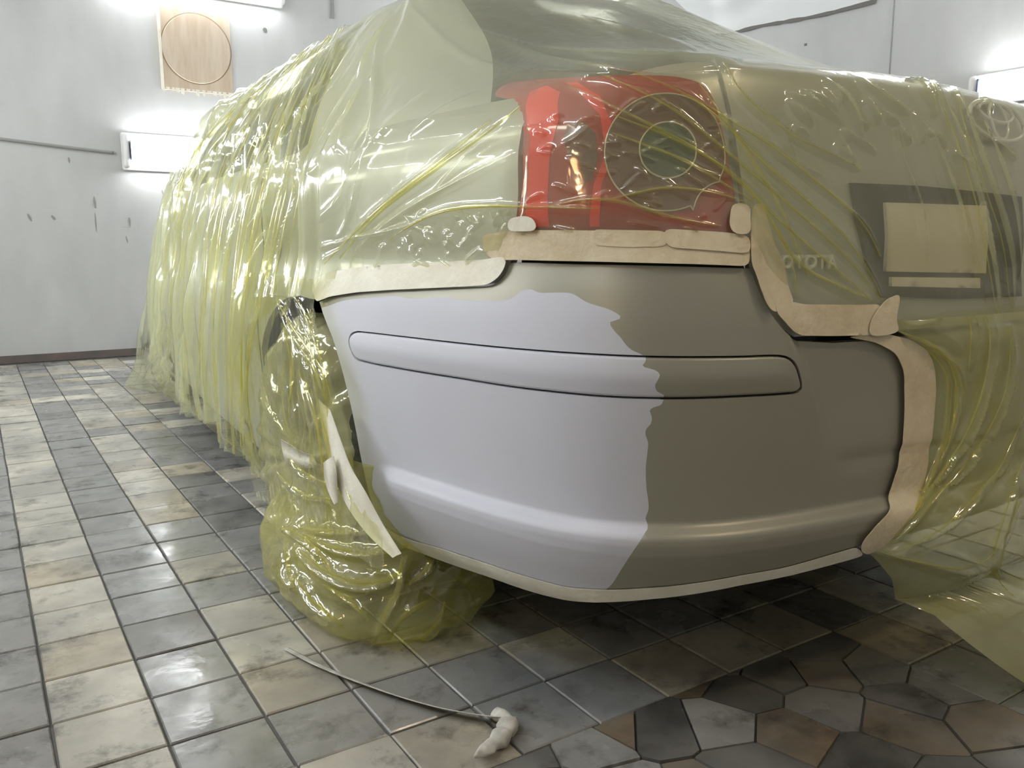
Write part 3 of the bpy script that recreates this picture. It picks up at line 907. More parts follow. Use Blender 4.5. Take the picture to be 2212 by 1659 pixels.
# ---- lettering left of the plate (its first letter is hidden under tape) and the emblem
def letter(ch, px, py, hpx, wpx):
    cu = bpy.data.curves.new('letter', 'FONT')
    cu.body = ch; cu.size = 1.0; cu.extrude = 0.06; cu.bevel_depth = 0.02; cu.offset = 0.012
    tmp = bpy.data.objects.new('letter', cu); COL.objects.link(tmp)
    dg_ = bpy.context.evaluated_depsgraph_get()
    me = bpy.data.meshes.new_from_object(tmp.evaluated_get(dg_))
    bpy.data.objects.remove(tmp)
    co = np.array([v.co[:] for v in me.vertices])
    lo, hi = co.min(0), co.max(0)
    u = (co[:, 0] - lo[0]) / (hi[0] - lo[0]); w = (co[:, 1] - lo[1]) / (hi[1] - lo[1])
    c = px_skin([(px - wpx / 2, py), (px + wpx / 2, py), (px, py + hpx / 2), (px, py - hpx / 2)])
    s = c[0, 0] + (c[1, 0] - c[0, 0]) * u
    z = c[2, 1] + (c[3, 1] - c[2, 1]) * w
    P = skin(s, z, 0.002 + (co[:, 2] - lo[2]) * 0.05)
    for v, p in zip(me.vertices, P): v.co = p
    me.materials.clear(); me.materials.append(M['chrome'])
    o = bpy.data.objects.new('letter', me); COL.objects.link(o)
    o.parent = lid
    return o
for ch, x, w in (('O', 1692, 24), ('Y', 1717, 22), ('O', 1742, 26), ('T', 1766, 22), ('A', 1788, 22)):
    letter(ch, x, 565, 30, w)
ec = px_skin([(2150, 262), (2095, 262), (2205, 264), (2150, 222), (2150, 302)])
e0 = ec[0]; rx = (ec[2, 0] - ec[1, 0]) / 2; rz = (ec[3, 1] - ec[4, 1]) / 2
def ring(cx, cz, ax, az, r):
    a = np.linspace(0, 2 * math.pi, 33)
    P = skin(e0[0] + cx + ax * np.cos(a), e0[1] + cz + az * np.sin(a), 0.006)
    return P
emb = tube('emblem', ring(0, 0, rx, rz, 0), 0.0042, M['chrome'], lid, 8, 64)
tube('emblem_ring', ring(0, rz * 0.42, rx * 0.62, rz * 0.5, 0), 0.0034, M['chrome'], lid, 8, 48)
tube('emblem_ring', ring(0, 0, rx * 0.30, rz * 0.92, 0), 0.0034, M['chrome'], lid, 8, 48)

# ---- wheels
def wheel(xo, yc, sign):
    R, W = 0.318, 0.205
    w = empty('wheel', (0, 0, 0)); COL.objects.unlink(w); bpy.data.objects.remove(w)
    prof = [(0.205, 0.02), (0.225, 0.0), (0.262, -0.006), (0.292, 0.004), (0.308, 0.022), (0.316, 0.05), (0.318, W / 2), (0.316, W - 0.05), (0.308, W - 0.022), (0.292, W - 0.004), (0.262, W + 0.006), (0.225, W), (0.205, W - 0.02)]
    pr = spline(np.array(prof) * np.array([0.925, 1.0]), 40)
    n = 72; V = []
    for i in range(n):
        a = 2 * math.pi * i / n
        for r, x in pr:
            tread = 0.004 * (1 if (i % 3 == 0) else 0) * (1 if (r > 0.28) else 0)
            rr = r - tread
            z = 0.295 + rr * math.sin(a)
            z = max(z, 0.001)
            V.append((xo + sign * x, yc + rr * math.cos(a), z))
    t = mesh_obj('tyre', V, grid_faces(n, 40, 0, True), M['rubber'], car)
    V = []
    pr = spline(np.array([(0.02, 0.03), (0.06, 0.028), (0.10, 0.04), (0.165, 0.045), (0.188, 0.02), (0.194, 0.03), (0.188, 0.08), (0.18, 0.16)]), 24)
    for i in range(60):
        a = 2 * math.pi * i / 60
        sp = 0.03 * max(0, math.cos(5 * a)) ** 2
        for r, x in pr:
            k = sp if 0.07 < r < 0.175 and x < 0.06 else 0
            V.append((xo + sign * (x + 0.028 - k), yc + r * math.cos(a), 0.295 + r * math.sin(a)))
    mesh_obj('rim', V, grid_faces(60, 24, 0, True), M['rim'], t)
    return t
wheel(0.615, 1.75, 1)
wheel(0.835, 4.45, 1)
wheel(2 * CX - 0.615, 1.75, -1)
wheel(2 * CX - 0.625, 4.45, -1)
# dark wheel wells and underbody
def well(yc):
    V = []
    n = 28
    for i in range(n):
        a = -0.25 + (math.pi + 0.5) * i / (n - 1)
        for x in (0.592 + 0.073 * float(smooth(0.2, -0.55, math.cos(a))), 0.80, 0.95):
            V.append((x, yc + 0.36 * math.cos(a), max(0.17, 0.315 + 0.36 * math.sin(a))))
    o = mesh_obj('wheel_well', V, grid_faces(n, 3), M['black'], car)
    V = [(0.95, yc + 0.36 * math.cos(a), 0.315 + 0.36 * math.sin(a)) for a in np.linspace(0, 2 * math.pi, 33)[:-1]]
    mesh_obj('well_wall', V, [tuple(range(32))], M['black'], o, smooth=False)
well(1.75)
bm_obj('underbody', box_bm(0.78, 2 * CX - 0.78, 0.98, 5.15, 0.20, 0.26, 0.02), M['black'], car)
bm_obj('rear_floor_pan', box_bm(0.95, 2 * CX - 0.95, 0.84, 1.36, 0.24, 0.60, 0.05), M['black'], car)

# ================================================================== masking film over the car
def tabs(keys):
    """rows (s, values...) -> function of s, piecewise linear then softened"""
    K = np.array(sorted(keys), float)
    def f(s):
        return np.stack([np.interp(s, K[:, 0], K[:, i]) for i in range(1, K.shape[1])], -1)
    return f
S_END = float(PS[-1])
sXr = lambda x: float(PS[1000:][np.argmin(np.abs(PLAN[1000:, 0] - x))]) if x > CX else float(PS[600:][np.argmin(np.abs(PLAN[600:, 0] - x) + (PLAN[600:, 1] > 1.5) * 5)])
mS = lambda s: 2 * SC_S - s
upk = []   # s, R1b xyz, R1 xyz, R0 xyz
for y, b, r, c in [(5.30, (1.10, 5.2, .74), (1.25, 5.2, .76), (CX, 5.2, .78)), (5.0, (.98, 4.95, .80), (1.15, 4.9, .83), (CX, 4.9, .86)), (4.3, (.82, 4.3, .92), (1.0, 4.3, .96), (CX, 4.3, 1.0)),
                   (3.95, (.75, 3.95, .99), (.83, 3.95, 1.04), (CX, 3.9, 1.08)), (3.5, (.73, 3.5, 1.05), (.81, 3.5, 1.13), (CX, 3.4, 1.27)), (3.05, (.71, 3.05, 1.16), (.83, 3.05, 1.275), (CX, 3.0, 1.42)),
                   (2.6, (.735, 2.6, 1.19), (.87, 2.6, 1.345), (CX, 2.6, 1.47)), (2.15, (.75, 2.15, 1.21), (.89, 2.15, 1.375), (CX, 2.2, 1.48)), (1.85, (.76, 1.88, 1.21), (.90, 1.95, 1.385), (CX, 2.2, 1.48)),
                   (1.55, (.80, 1.64, 1.20), (.92, 1.86, 1.39), (CX, 2.2, 1.48)), (1.25, (.86, 1.44, 1.16), (.97, 1.82, 1.40), (CX, 2.15, 1.48))]:
    upk.append((sY(y),) + b + r + c)
for x, b, r in [(0.74, (.95, 1.27, 1.12), (1.04, 1.80, 1.41)), (.90, (1.03, 1.19, 1.11), (1.13, 1.79, 1.42)), (1.10, (1.17, 1.16, 1.11), (1.26, 1.78, 1.43)), (CX, (CX, 1.14, 1.12), (CX, 1.77, 1.44))]:
    upk.append((sXr(x),) + b + r + (CX, 2.15, 1.48))
for k in list(upk):
    if k[0] > sY(1.9) and k[0] < SC_S - 1e-3:
        upk.append((mS(k[0]), 2 * CX - k[1], k[2], k[3], 2 * CX - k[4], k[5], k[6] - 0.03, CX, k[8], k[9]))
UP = tabs(upk)
ZTOP = tabs([(0, .66), (sY(5.2), .68), (sY(4.9), .76), (sY(4.3), .88), (sY(3.9), .94), (sY(3.5), .965), (sY(1.4), .975), (sY(1.15), 0.995), (sXr(.80), 1.025), (sXr(1.0), 1.04), (SC_S, 1.045),
             (mS(sXr(1.0)), 1.04), (mS(sXr(.80)), 1.02), (mS(sY(1.15)), .99), (mS(sY(1.4)), .975), (S_END, .97)])
botp = px_skin([(690, 632), (720, 606), (760, 592), (850, 582), (1000, 575), (1088, 566), (1104, 525), (1130, 508), (1300, 510), (1500, 514), (1598, 520), (1622, 560), (1650, 625), (1690, 672), (1800, 690), (1880, 690), (1940, 690)])
hem = [(0, .0), (sY(5.1), .0), (sY(4.3), .03), (sY(3.7), .09), (sY(3.2), .15), (sY(3.0), .19), (sY(2.82), .23), (sY(2.75), .30), (sY(2.62), .31), (sY(2.57), .25), (sY(2.27), .29), (sY(2.22), .24), (sY(2.12), .25), (sY(2.06), .15), (sY(2.03), .16), (sY(1.99), .34), (sY(1.94), .58), (sY(1.86), .645), (sY(1.74), .66), (sY(1.66), .66)]
hem += [tuple(p) for p in botp] + [(mS(tops[0, 0] + 0.2), .60), (S_END, .55)]
ZHEM = tabs(hem)

def film_column(s, nlow, nup):
    """base surface of the film: (len(s), nup+nlow, 3) from the roof middle down to the hem"""
    s = np.asarray(s)
    U = UP(s); zt = ZTOP(s)[:, 0]; zh = ZHEM(s)[:, 0]
    side = 1 - smooth(sY(1.75), sY(1.45), s)
    t = np.linspace(0, 1, nlow)[None]
    Z = zt[:, None] * (1 - t) + zh[:, None] * t
    Sg = np.repeat(s[:, None], nlow, 1)
    drop = np.clip((zt[:, None] - Z), 0, 1)
    off_side = 0.018 + 0.04 * smooth(0.05, 0.75, drop) + 0.10 * (smooth(sY(4.6), sY(5.2), s) * 0)[:, None]
    front = (1 - smooth(sY(5.0), sY(4.3), s))[:, None]
    off_side = off_side + front * 0.22 * np.clip(drop / 0.7, 0, 1.1) ** 2.2
    edge = smooth(0.0, 0.05, Z - zh[:, None])
    off_rear = 0.0065 + 0.0085 * edge
    off = off_side * side[:, None] + off_rear * (1 - side[:, None])
    low = skin(Sg, Z, off)
    R2 = low[:, 0]
    R = [U[:, 6:9], U[:, 3:6], U[:, 0:3], R2]
    w = [0.0, 0.42, 0.75, 1.0]
    tu = np.linspace(0, 1, nup, endpoint=False)
    up = np.stack([np.stack([np.array([np.interp(tt, w, [R[k][i, c] for k in range(4)]) for c in range(3)]) for tt in tu]) for i in range(len(s))])
    P = np.concatenate([up, low], 1)
    for _ in range(30):                                   # soften the breaks along each column
        e_ = min(nup + 6, P.shape[1] - 1)
        P[:, 1:e_] = P[:, 1:e_] * 0.5 + 0.25 * (P[:, 0:e_ - 1] + P[:, 2:e_ + 1])
    if P.shape[1] > 60:                                   # the curtain hangs slack: no sharp break at the belt line
        w_ = side[:, None, None]
        for _ in range(420):
            P[:, 1:-1] = P[:, 1:-1] + w_ * 0.25 * (P[:, :-2] + P[:, 2:] - 2 * P[:, 1:-1])
    return P

def soften_s(P, n, a, b):
    for _ in range(n):
        P[1:-1, a:b] = P[1:-1, a:b] * 0.5 + 0.25 * (P[:-2, a:b] + P[2:, a:b])
    return P

def grid_normals(P):
    du = np.gradient(P, axis=0); dv = np.gradient(P, axis=1)
    n = np.cross(du, dv); n /= np.linalg.norm(n, axis=2)[..., None] + 1e-12
    return n

# ---- upper body under the film
sb = np.linspace(sY(5.25), S_END - 0.02, 120)
B = film_column(sb, 3, 40)[:, :41]
B = soften_s(B, 6, 0, 40)
nB = grid_normals(B)
if (nB[60, 20] @ np.array([0, -0.3, 1])) < 0: nB = -nB
B = B - nB * 0.022
regs = {}
for i in range(len(sb) - 1):
    for k in range(40):
        s = sb[i]; t = k / 40
        rear = sY(1.19) < s < mS(sY(1.19))
        if s < sY(4.0): nm = 'bonnet'
        elif s < sY(3.1) and t < 0.42: nm = 'windscreen'
        elif sY(3.55) < s < sY(1.95) and 0.46 < t < 0.90: nm = 'side_window'
        elif rear and 0.44 < t < 0.90: nm = 'rear_window'
        elif rear and t >= 0.90: nm = 'boot_deck'
        elif t < 0.44: nm = 'roof'
        else: nm = 'roof_pillar'
        regs.setdefault(nm, []).append((i * 41 + k, (i + 1) * 41 + k, (i + 1) * 41 + k + 1, i * 41 + k + 1))
Bv = B.reshape(-1, 3)
for nm, fs in regs.items():
    ids = sorted({v for f in fs for v in f}); rm = {v: j for j, v in enumerate(ids)}
    mesh_obj(nm, Bv[ids], [tuple(rm[v] for v in f) for f in fs], M['glass'] if 'window' in nm or nm == 'windscreen' else M['body'], car)

# ---- folds: pixel polylines that say where a crease runs, its width in pixels and its height in metres
rf = random.Random(5)
FOLDS = []
def fold(pts, w, h, pleat=0.0, taper=True):
    FOLDS.append((spline(np.array(pts, float), 18), w, h, pleat, taper))
# side curtain: gathered near the roof, falling to the hem
for j in np.linspace(0.0, 1.0, 34):
    jj = j + rf.uniform(-0.02, 0.02)
    x0 = 560 + 210 * jj; y0 = 165 - 120 * jj + rf.uniform(-30, 30)
    x1 = 375 + 275 * jj + rf.uniform(-8, 8); y1 = 400 + rf.uniform(-30, 30)
    x2 = 345 + 255 * jj + rf.uniform(-8, 8); y2 = 700
    y3 = 800 + 320 * jj
    x3 = 335 + 290 * jj + rf.uniform(-14, 14)
    fold([(x0, y0), ((x0 + x1) / 2 - 18, (y0 + y1) / 2 - 10), (x1, y1), (x2, y2), (x3, y3)], rf.uniform(4, 9), rf.uniform(0.012, 0.028) * (1 - 0.3 * jj), rf.choice((0, 1.0, 1.0, 0.8)), False)
for a in range(26):
    x = rf.uniform(420, 760); y = rf.uniform(60, 330); L = rf.uniform(90, 240)
    fold([(x, y), (x - 0.42 * L, y + 0.55 * L), (x - 0.6 * L, y + L)], rf.uniform(3.5, 6), rf.uniform(0.010, 0.022))
# quarter panel: fan towards the tape at the lower left of the light
for p, w, h, pl in [
    ([(735, 560), (800, 480), (900, 400), (1010, 320), (1125, 230)], 7, 0.010, 0.8), ([(700, 570), (790, 480), (890, 395), (960, 340), (1060, 260)], 6, 0.009, 0.8),
    ([(760, 550), (860, 470), (980, 400), (1115, 330)], 6, 0.008, 0), ([(720, 520), (770, 430), (800, 330), (850, 270), (930, 200)], 6, 0.010, 0),
    ([(700, 480), (760, 380), (830, 300)], 7, 0.010, 0), ([(870, 500), (960, 455), (1060, 445), (1120, 442)], 5, 0.008, 0.9), ([(840, 520), (920, 470), (1010, 450), (1180, 446), (1290, 452)], 5, 0.007, 0.6),
    ([(690, 540), (740, 520), (840, 500), (950, 470)], 6, 0.008, 0), ([(1110, 270), (1020, 330), (930, 430)], 5, 0.006, 0), ([(1050, 200), (960, 240), (880, 300)], 6, 0.007, 0),
    ([(780, 180), (800, 120), (850, 30)], 6, 0.010, 0), ([(800, 300), (815, 160), (825, 60)], 6, 0.010, 0), ([(730, 330), (770, 240), (800, 170)], 7, 0.012, 0), ([(680, 380), (730, 290), (790, 220)], 6, 0.010, 0),
    ([(640, 420), (660, 300), (720, 190)], 6, 0.010, 0),
    # lamp and boot: stress lines from the upper left to the knot of tape
    ([(1300, 170), (1430, 220), (1560, 330), (1700, 450), (1830, 560), (1900, 645)], 5, 0.008, 1.0), ([(1360, 160), (1500, 215), (1620, 330), (1740, 440), (1850, 545), (1905, 640)], 5, 0.008, 1.0),
    ([(1230, 185), (1350, 250), (1500, 320), (1600, 400), (1680, 480), (1780, 570), (1880, 650)], 5, 0.007, 1.0), ([(1320, 250), (1440, 300), (1560, 365), (1640, 440), (1700, 540)], 5, 0.007, 0.7),
    ([(1320, 290), (1450, 340), (1560, 400), (1630, 440)], 5, 0.006, 0.7), ([(1290, 440), (1420, 410), (1520, 415), (1620, 440)], 4, 0.006, 0.8), ([(1180, 445), (1300, 430), (1450, 470), (1560, 490)], 4, 0.006, 0.8),
    ([(1560, 140), (1590, 200), (1680, 280), (1790, 340), (1860, 370)], 5, 0.010, 0.4), ([(1510, 180), (1560, 260), (1640, 380), (1690, 470), (1740, 600)], 5, 0.007, 0.9), ([(1640, 450), (1680, 520), (1740, 590), (1880, 650)], 5, 0.007, 1.0),
    ([(1650, 470), (1700, 560), (1720, 640)], 4, 0.005, 0.5), ([(1480, 210), (1620, 290), (1760, 400), (1870, 495), (1900, 560)], 5, 0.008, 1.0), ([(1700, 200), (1760, 230), (1820, 270)], 6, 0.008, 0),
    ([(1780, 170), (1830, 230), (1860, 300)], 7, 0.010, 0), ([(1850, 170), (1910, 220), (1960, 250)], 7, 0.010, 0), ([(1960, 175), (2000, 230), (2015, 255)], 8, 0.012, 0), ([(2010, 170), (2060, 300), (2110, 480), (2140, 640), (2150, 760)], 7, 0.012, 0.5),
    ([(1990, 260), (2020, 330), (2060, 450), (2100, 600)], 6, 0.009, 0), ([(2060, 190), (2090, 300), (2130, 420), (2170, 560), (2180, 700)], 7, 0.012, 0.3), ([(2100, 230), (2140, 330), (2180, 450), (2200, 600)], 6, 0.009, 0),
    ([(1930, 250), (1940, 330), (1980, 440), (2000, 560)], 5, 0.006, 0), ([(1640, 300), (1700, 350), (1780, 380)], 7, 0.006, 0),
    # rear window
    ([(1080, 90), (1200, 140), (1400, 170), (1560, 160)], 6, 0.012, 0), ([(1000, 60), (1150, 110), (1350, 130), (1600, 130)], 6, 0.012, 0), ([(1200, 30), (1350, 70), (1500, 110)], 6, 0.010, 0),
    ([(880, 0), (960, 90), (1060, 150), (1200, 165), (1400, 168), (1560, 140)], 8, 0.008, 0),
]:
    bt = p[0][0] > 1600 or p[-1][0] > 1700
    fold(p, w * (0.85 if bt else 1), h * (1.5 if bt else 1), pl)
for a in range(46):     # small crumples along the tape and over the lamp
    x = rf.uniform(820, 1130); y = rf.uniform(440, 560); an = rf.uniform(0.6, 2.4); L = rf.uniform(20, 55)
    fold([(x, y), (x + L * 0.5 * math.cos(an) + rf.uniform(-6, 6), y + L * 0.5 * math.sin(an)), (x + L * math.cos(an), y + L * math.sin(an))], rf.uniform(3, 5), rf.uniform(0.004, 0.008))
for a in range(44):
    x = rf.uniform(1130, 1560); y = rf.uniform(230, 490); an = rf.uniform(-0.9, 0.9); L = rf.uniform(25, 80)
    fold([(x, y), (x + L * 0.5 * math.cos(an), y + L * 0.5 * math.sin(an) + rf.uniform(-6, 6)), (x + L * math.cos(an), y + L * math.sin(an))], rf.uniform(3, 5), rf.uniform(0.004, 0.009))

for a in range(26):
    x = rf.uniform(1640, 2190); y = rf.uniform(165, 330); an = rf.uniform(0.5, 1.3); L = rf.uniform(30, 90)
    fold([(x, y), (x + L * 0.5 * math.cos(an) + rf.uniform(-6, 6), y + L * 0.5 * math.sin(an)), (x + L * math.cos(an), y + L * math.sin(an))], rf.uniform(4, 6), rf.uniform(0.008, 0.014))

def wrinkle(P, N, Q, folds, amp=1.0):
    """push the sheet out along the folds (Q: pixels of the points)"""
    H = np.zeros(len(P))
    for line, w, h, pl, taper in folds:
        lo = line.min(0) - 3 * w; hi = line.max(0) + 3 * w
        k = np.where((Q[:, 0] > lo[0]) & (Q[:, 0] < hi[0]) & (Q[:, 1] > lo[1]) & (Q[:, 1] < hi[1]))[0]
        if not len(k): continue
        d, par = dist_poly(Q[k], line)
        tp = np.sin(np.pi * np.clip(par, 0, 1)) ** 0.5 if taper else np.clip(par * 6, 0, 1)
        x = d / w
        v_ = 1.25 * h * amp * tp * np.exp(-np.abs(x) ** 1.4)
        H[k] = np.maximum(H[k], v_) + 0.25 * np.minimum(H[k], v_)
    return P + N * H[:, None]

def crumple(P, amp, scale, seed, ax=(1, 1, 1)):
    """sharp, faceted creasing: ridged noise"""
    out = np.empty(len(P))
    for i, p in enumerate(P):
        v = Vector((p[0] * ax[0] * scale + seed, p[1] * ax[1] * scale, p[2] * ax[2] * scale - seed))
        out[i] = (1 - 2 * abs(mnoise.noise(v))) * 0.65 + 0.35 * (1 - 2 * abs(mnoise.noise(v * 2.3)))
    return out * amp

sg = np.r_[np.arange(0.02, sY(4.3), 0.022), np.arange(sY(4.3), sY(2.3), 0.009), np.arange(sY(2.3), sY(1.6), 0.006), np.arange(sY(1.6), sXr(1.9), 0.0036), np.arange(sXr(1.9), S_END - 0.01, 0.012)]
NL, NU = 150, 90
F = film_column(sg, NL, NU)
F = soften_s(F, 10, 0, NU - 4)
FN = grid_normals(F)
ref = F.reshape(-1, 3).mean(0)
if FN[len(sg) // 2, NU + 20] @ np.array([-0.6, -0.8, 0]) < 0: FN = -FN
Fv = F.reshape(-1, 3).copy(); Nv = FN.reshape(-1, 3)
Qv = project(Fv)
# gentle slackness
sl = vnoise(Fv[:, [0, 1, 2]] * np.array([1, 1, 0.3]), 3.2, 4.0)
lowpart = np.tile(np.r_[np.ones(NU), np.ones(NL)], len(sg))
sideW = np.repeat(1 - smooth(sY(1.7), sY(1.35), sg), NU + NL)
Fv = Fv + Nv * (0.010 * sl * sideW + 0.0025 * sl * (1 - sideW))[:, None]
# pleats of the curtain as a function of the way along the car
sgr = np.repeat(sg, NU + NL)
tz = np.tile(np.r_[np.zeros(NU), np.linspace(0, 1, NL)], len(sg))
ph = sgr * 1.0 + 0.06 * vnoise(Fv, 1.4, 9.0)
ple = np.zeros(len(Fv))
for fr, am, sd in ((31, .010, 1.1), (53, .007, 3.0), (97, .0035, 5.0)):
    w = np.sin(ph * fr + sd + 1.5 * np.sin(ph * fr * 0.31 + sd))
    ple += am * (np.abs(w) ** 0.7 * np.sign(w))
wup = np.tile(np.r_[0.55 * smooth(0.35, 1.0, np.linspace(0, 1, NU)), 0.55 + 0.45 * smooth(0, 0.4, np.linspace(0, 1, NL))], len(sg))
Fv = Fv + Nv * (ple * sideW * wup)[:, None]
facing = ((Fv - CAM) * Nv).sum(1) < 0.15
W = wrinkle(Fv, Nv * facing[:, None], Qv, FOLDS)
cr = crumple(Fv, 1.0, 9.0, 3.3, (1, 1, 0.14))
W = W + Nv * (cr * (0.0015 + 0.0015 * sideW))[:, None]
film = empty('masking_film', (0.6, 3.0, 0.0))
tag(film, 'crinkled translucent yellow masking film draped over the whole car', 'film')
fo = np.array(grid_faces(len(sg), NU + NL))
drape = mesh_obj('drape', W, fo, M['film'], film)
FILMP = W; FILMN = Nv; FILMQ = project(W)
FILMF = facing & (((W - CAM) @ cF) > 0.3)

def on_film(px):
    """pixels -> points on the drape (front-most sample near that pixel)"""
    idx = np.where(FILMF)[0]
    q = FILMQ[idx]; out = []
    for p in px:
        d = np.linalg.norm(q - p, axis=1)
        k = idx[np.argsort(d)[:8]]
        k = k[np.argmin((FILMP[k] - CAM) @ cF)]
        out.append((FILMP[k], FILMN[k]))
    return np.array([o[0] for o in out]), np.array([o[1] for o in out])

def ribbon(name, P, N, width, m, parent, thick=0.0, curl=0.0):
    P = np.asarray(P); L = len(P)
    T = np.gradient(P, axis=0); T /= np.linalg.norm(T, axis=1)[:, None] + 1e-9
    Bv_ = np.cross(T, N); Bv_ /= np.linalg.norm(Bv_, axis=1)[:, None] + 1e-9
    wd = np.asarray(width if np.ndim(width) else np.full(L, width))
    V = []; c = 5
    for i in range(L):
        for k in range(c):
            u = k / (c - 1) * 2 - 1
            V.append(P[i] + Bv_[i] * u * wd[i] / 2 + N[i] * (curl * (1 - u * u)))
    f = grid_faces(L, c)
    if thick:
        b = len(V)
        for i in range(L):
            for k in range(c):
                V.append(V[i * c + k] - N[i] * thick)
        f += [tuple(x + b for x in q[::-1]) for q in grid_faces(L, c)]
        for i in range(L - 1):
            f += [(i * c, b + i * c, b + (i + 1) * c, (i + 1) * c), (i * c + c - 1, (i + 1) * c + c - 1, b + (i + 1) * c + c - 1, b + i * c + c - 1)]
        for k in range(c - 1):
            f += [(k, k + 1, b + k + 1, b + k), ((L - 1) * c + k, b + (L - 1) * c + k, b + (L - 1) * c + k + 1, (L - 1) * c + k + 1)]
    return mesh_obj(name, V, f, m, parent)

for line, w, h, pl, taper in FOLDS:          # the folded-over ridges, three layers thick
    if pl <= 0: continue
    P, N = on_film(line)
    ok = np.linalg.norm(project(P) - line, axis=1) < 14
    if ok.sum() < 8: continue
    a, b = np.where(ok)[0][[0, -1]]
    P, N = P[a:b + 1], N[a:b + 1]
    for _ in range(4):
        P[1:-1] = P[1:-1] * .5 + .25 * (P[:-2] + P[2:])
    N = N + np.array([0, 0, 1e-3]); N /= np.linalg.norm(N, axis=1)[:, None]
    dist = (P - CAM) @ cF
    n = 28
    u = np.linspace(0, 1, len(P)); v = np.linspace(0, 1, n)
    P2 = np.stack([np.interp(v, u, P[:, c]) for c in range(3)], -1); N2 = np.stack([np.interp(v, u, N[:, c]) for c in range(3)], -1)
    N2 /= np.linalg.norm(N2, axis=1)[:, None]
    wd = np.interp(v, u, dist) / FPX * w * 2.1 * pl * (0.35 + 0.65 * np.sin(np.pi * np.clip(v, 0.04, 0.96)))
    ribbon('pleat', P2 + N2 * 0.003, N2, wd, M['pleat'], drape, 0.0, 0.0015)

# ---- lower sheet at the right, from the boot down to the floor
ledge = px_skin([(1905, 690), (1930, 715), (1980, 740), (2004, 772), (2010, 830), (2003, 930), (1984, 1050), (1948, 1120), (1905, 1172), (1868, 1192)])
ledge = ledge[np.argsort(-ledge[:, 1])]
nu, nv = 190, 120
zt_, zb_ = ledge[0, 1], ledge[-1, 1]
se = mS(sXr(0.80))
Pg = np.zeros((nu, nv, 3))
tt = np.linspace(0, 1, nv)
for i in range(nu):
    u = i / (nu - 1)
    zbot = zb_ + (0.004 - zb_) * smooth(0.0, 0.42, u) ** 0.8
    z = zt_ + (zbot - zt_) * tt
    s0 = np.interp(-np.maximum(z, zb_), -ledge[:, 1], ledge[:, 0])
    s = s0 + (se - s0) * u ** 1.2
    off = 0.004 + 0.022 * smooth(0, 0.12, u) + 0.10 * smooth(0.45, 0.0, z) * smooth(0, 0.3, u)
    Pg[i] = skin(s, np.maximum(z, 0.16), off)
    Pg[i, :, 2] = z
    k = z < 0.16
    p_, n_ = plan(s[k])
    Pg[i, k, :2] = p_ + n_ * (off[k] - 0.02 - 0.3 * (z[k] - 0.16))[:, None]
Ng = grid_normals(Pg)
if Ng[nu // 3, nv // 2] @ np.array([0, -1, 0]) < 0: Ng = -Ng
pv_ = Pg.reshape(-1, 3); nv_ = Ng.reshape(-1, 3); qv = project(pv_)
LF = []
def lf(pts, w, h, pl=0): LF.append((spline(np.array(pts, float), 18), w, h, pl, True))
for p, w, h, pl in [([(2120, 640), (2140, 740), (2110, 880), (2050, 1000), (1960, 1110), (1890, 1180)], 7, 0.014, 0.9), ([(2040, 760), (2070, 850), (2040, 960), (1990, 1060), (1930, 1150)], 6, 0.010, 0.8),
    ([(1990, 750), (2040, 790), (2045, 900), (2020, 1010), (1975, 1090)], 5, 0.008, 0.8), ([(2180, 700), (2170, 850), (2100, 980), (2010, 1090), (1920, 1180)], 7, 0.014, 0.6), ([(1930, 715), (2000, 735), (2060, 790), (2080, 850)], 6, 0.010, 0.9),
    ([(2205, 900), (2150, 1020), (2060, 1120), (1950, 1190)], 7, 0.012, 0.6), ([(2205, 1000), (2160, 1130), (2140, 1230), (2190, 1290)], 8, 0.014, 0.7), ([(2000, 1180), (2070, 1200), (2180, 1260)], 7, 0.010, 0),
    ([(1900, 1190), (2000, 1215), (2100, 1230), (2160, 1170), (2200, 1080)], 6, 0.010, 0.7), ([(2060, 820), (2062, 900), (2040, 980)], 5, 0.008, 0.6), ([(1960, 660), (2010, 640), (2050, 680)], 6, 0.010, 0), ([(1950, 700), (2010, 690), (2040, 660)], 6, 0.010, 0),
    ([(2080, 640), (2095, 720), (2090, 800)], 6, 0.012, 0.4)]:
    lf(p, w, h, pl)
low_w = wrinkle(pv_, nv_, qv, LF)
low_w = low_w + nv_ * (crumple(pv_, 0.004, 8, 7.7) * smooth(0, 1, np.repeat(np.linspace(0, 12, nu), nv)))[:, None]
low_w[:, 2] = np.maximum(low_w[:, 2], 0.004)
M['film2'] = film_mat('yellow_film_slack', (0.94, 0.94, 0.74, 1), rgb(224, 222, 156), 0.5, 0.1)
skirt = mesh_obj('rear_skirt', low_w, grid_faces(nu, nv), M['film2'], film)
sv_q = project(low_w)
for line, w, h, pl, taper in LF:
    if pl <= 0: continue
    k = [int(np.argmin(np.linalg.norm(sv_q - p, axis=1))) for p in line]
    P = low_w[k].copy(); N = nv_[k]
    for _ in range(3): P[1:-1] = P[1:-1] * .5 + .25 * (P[:-2] + P[2:])
    v = np.linspace(0, 1, 26); u = np.linspace(0, 1, len(P))
    P2 = np.stack([np.interp(v, u, P[:, c]) for c in range(3)], -1); N2 = np.stack([np.interp(v, u, N[:, c]) for c in range(3)], -1)
    N2 /= np.linalg.norm(N2, axis=1)[:, None]
    ribbon('pleat', P2 + N2 * 0.003, N2, 0.008 * pl * (0.3 + 0.7 * np.sin(np.pi * np.clip(v, .04, .96))), M['pleat'], skirt, 0.0, 0.0015)

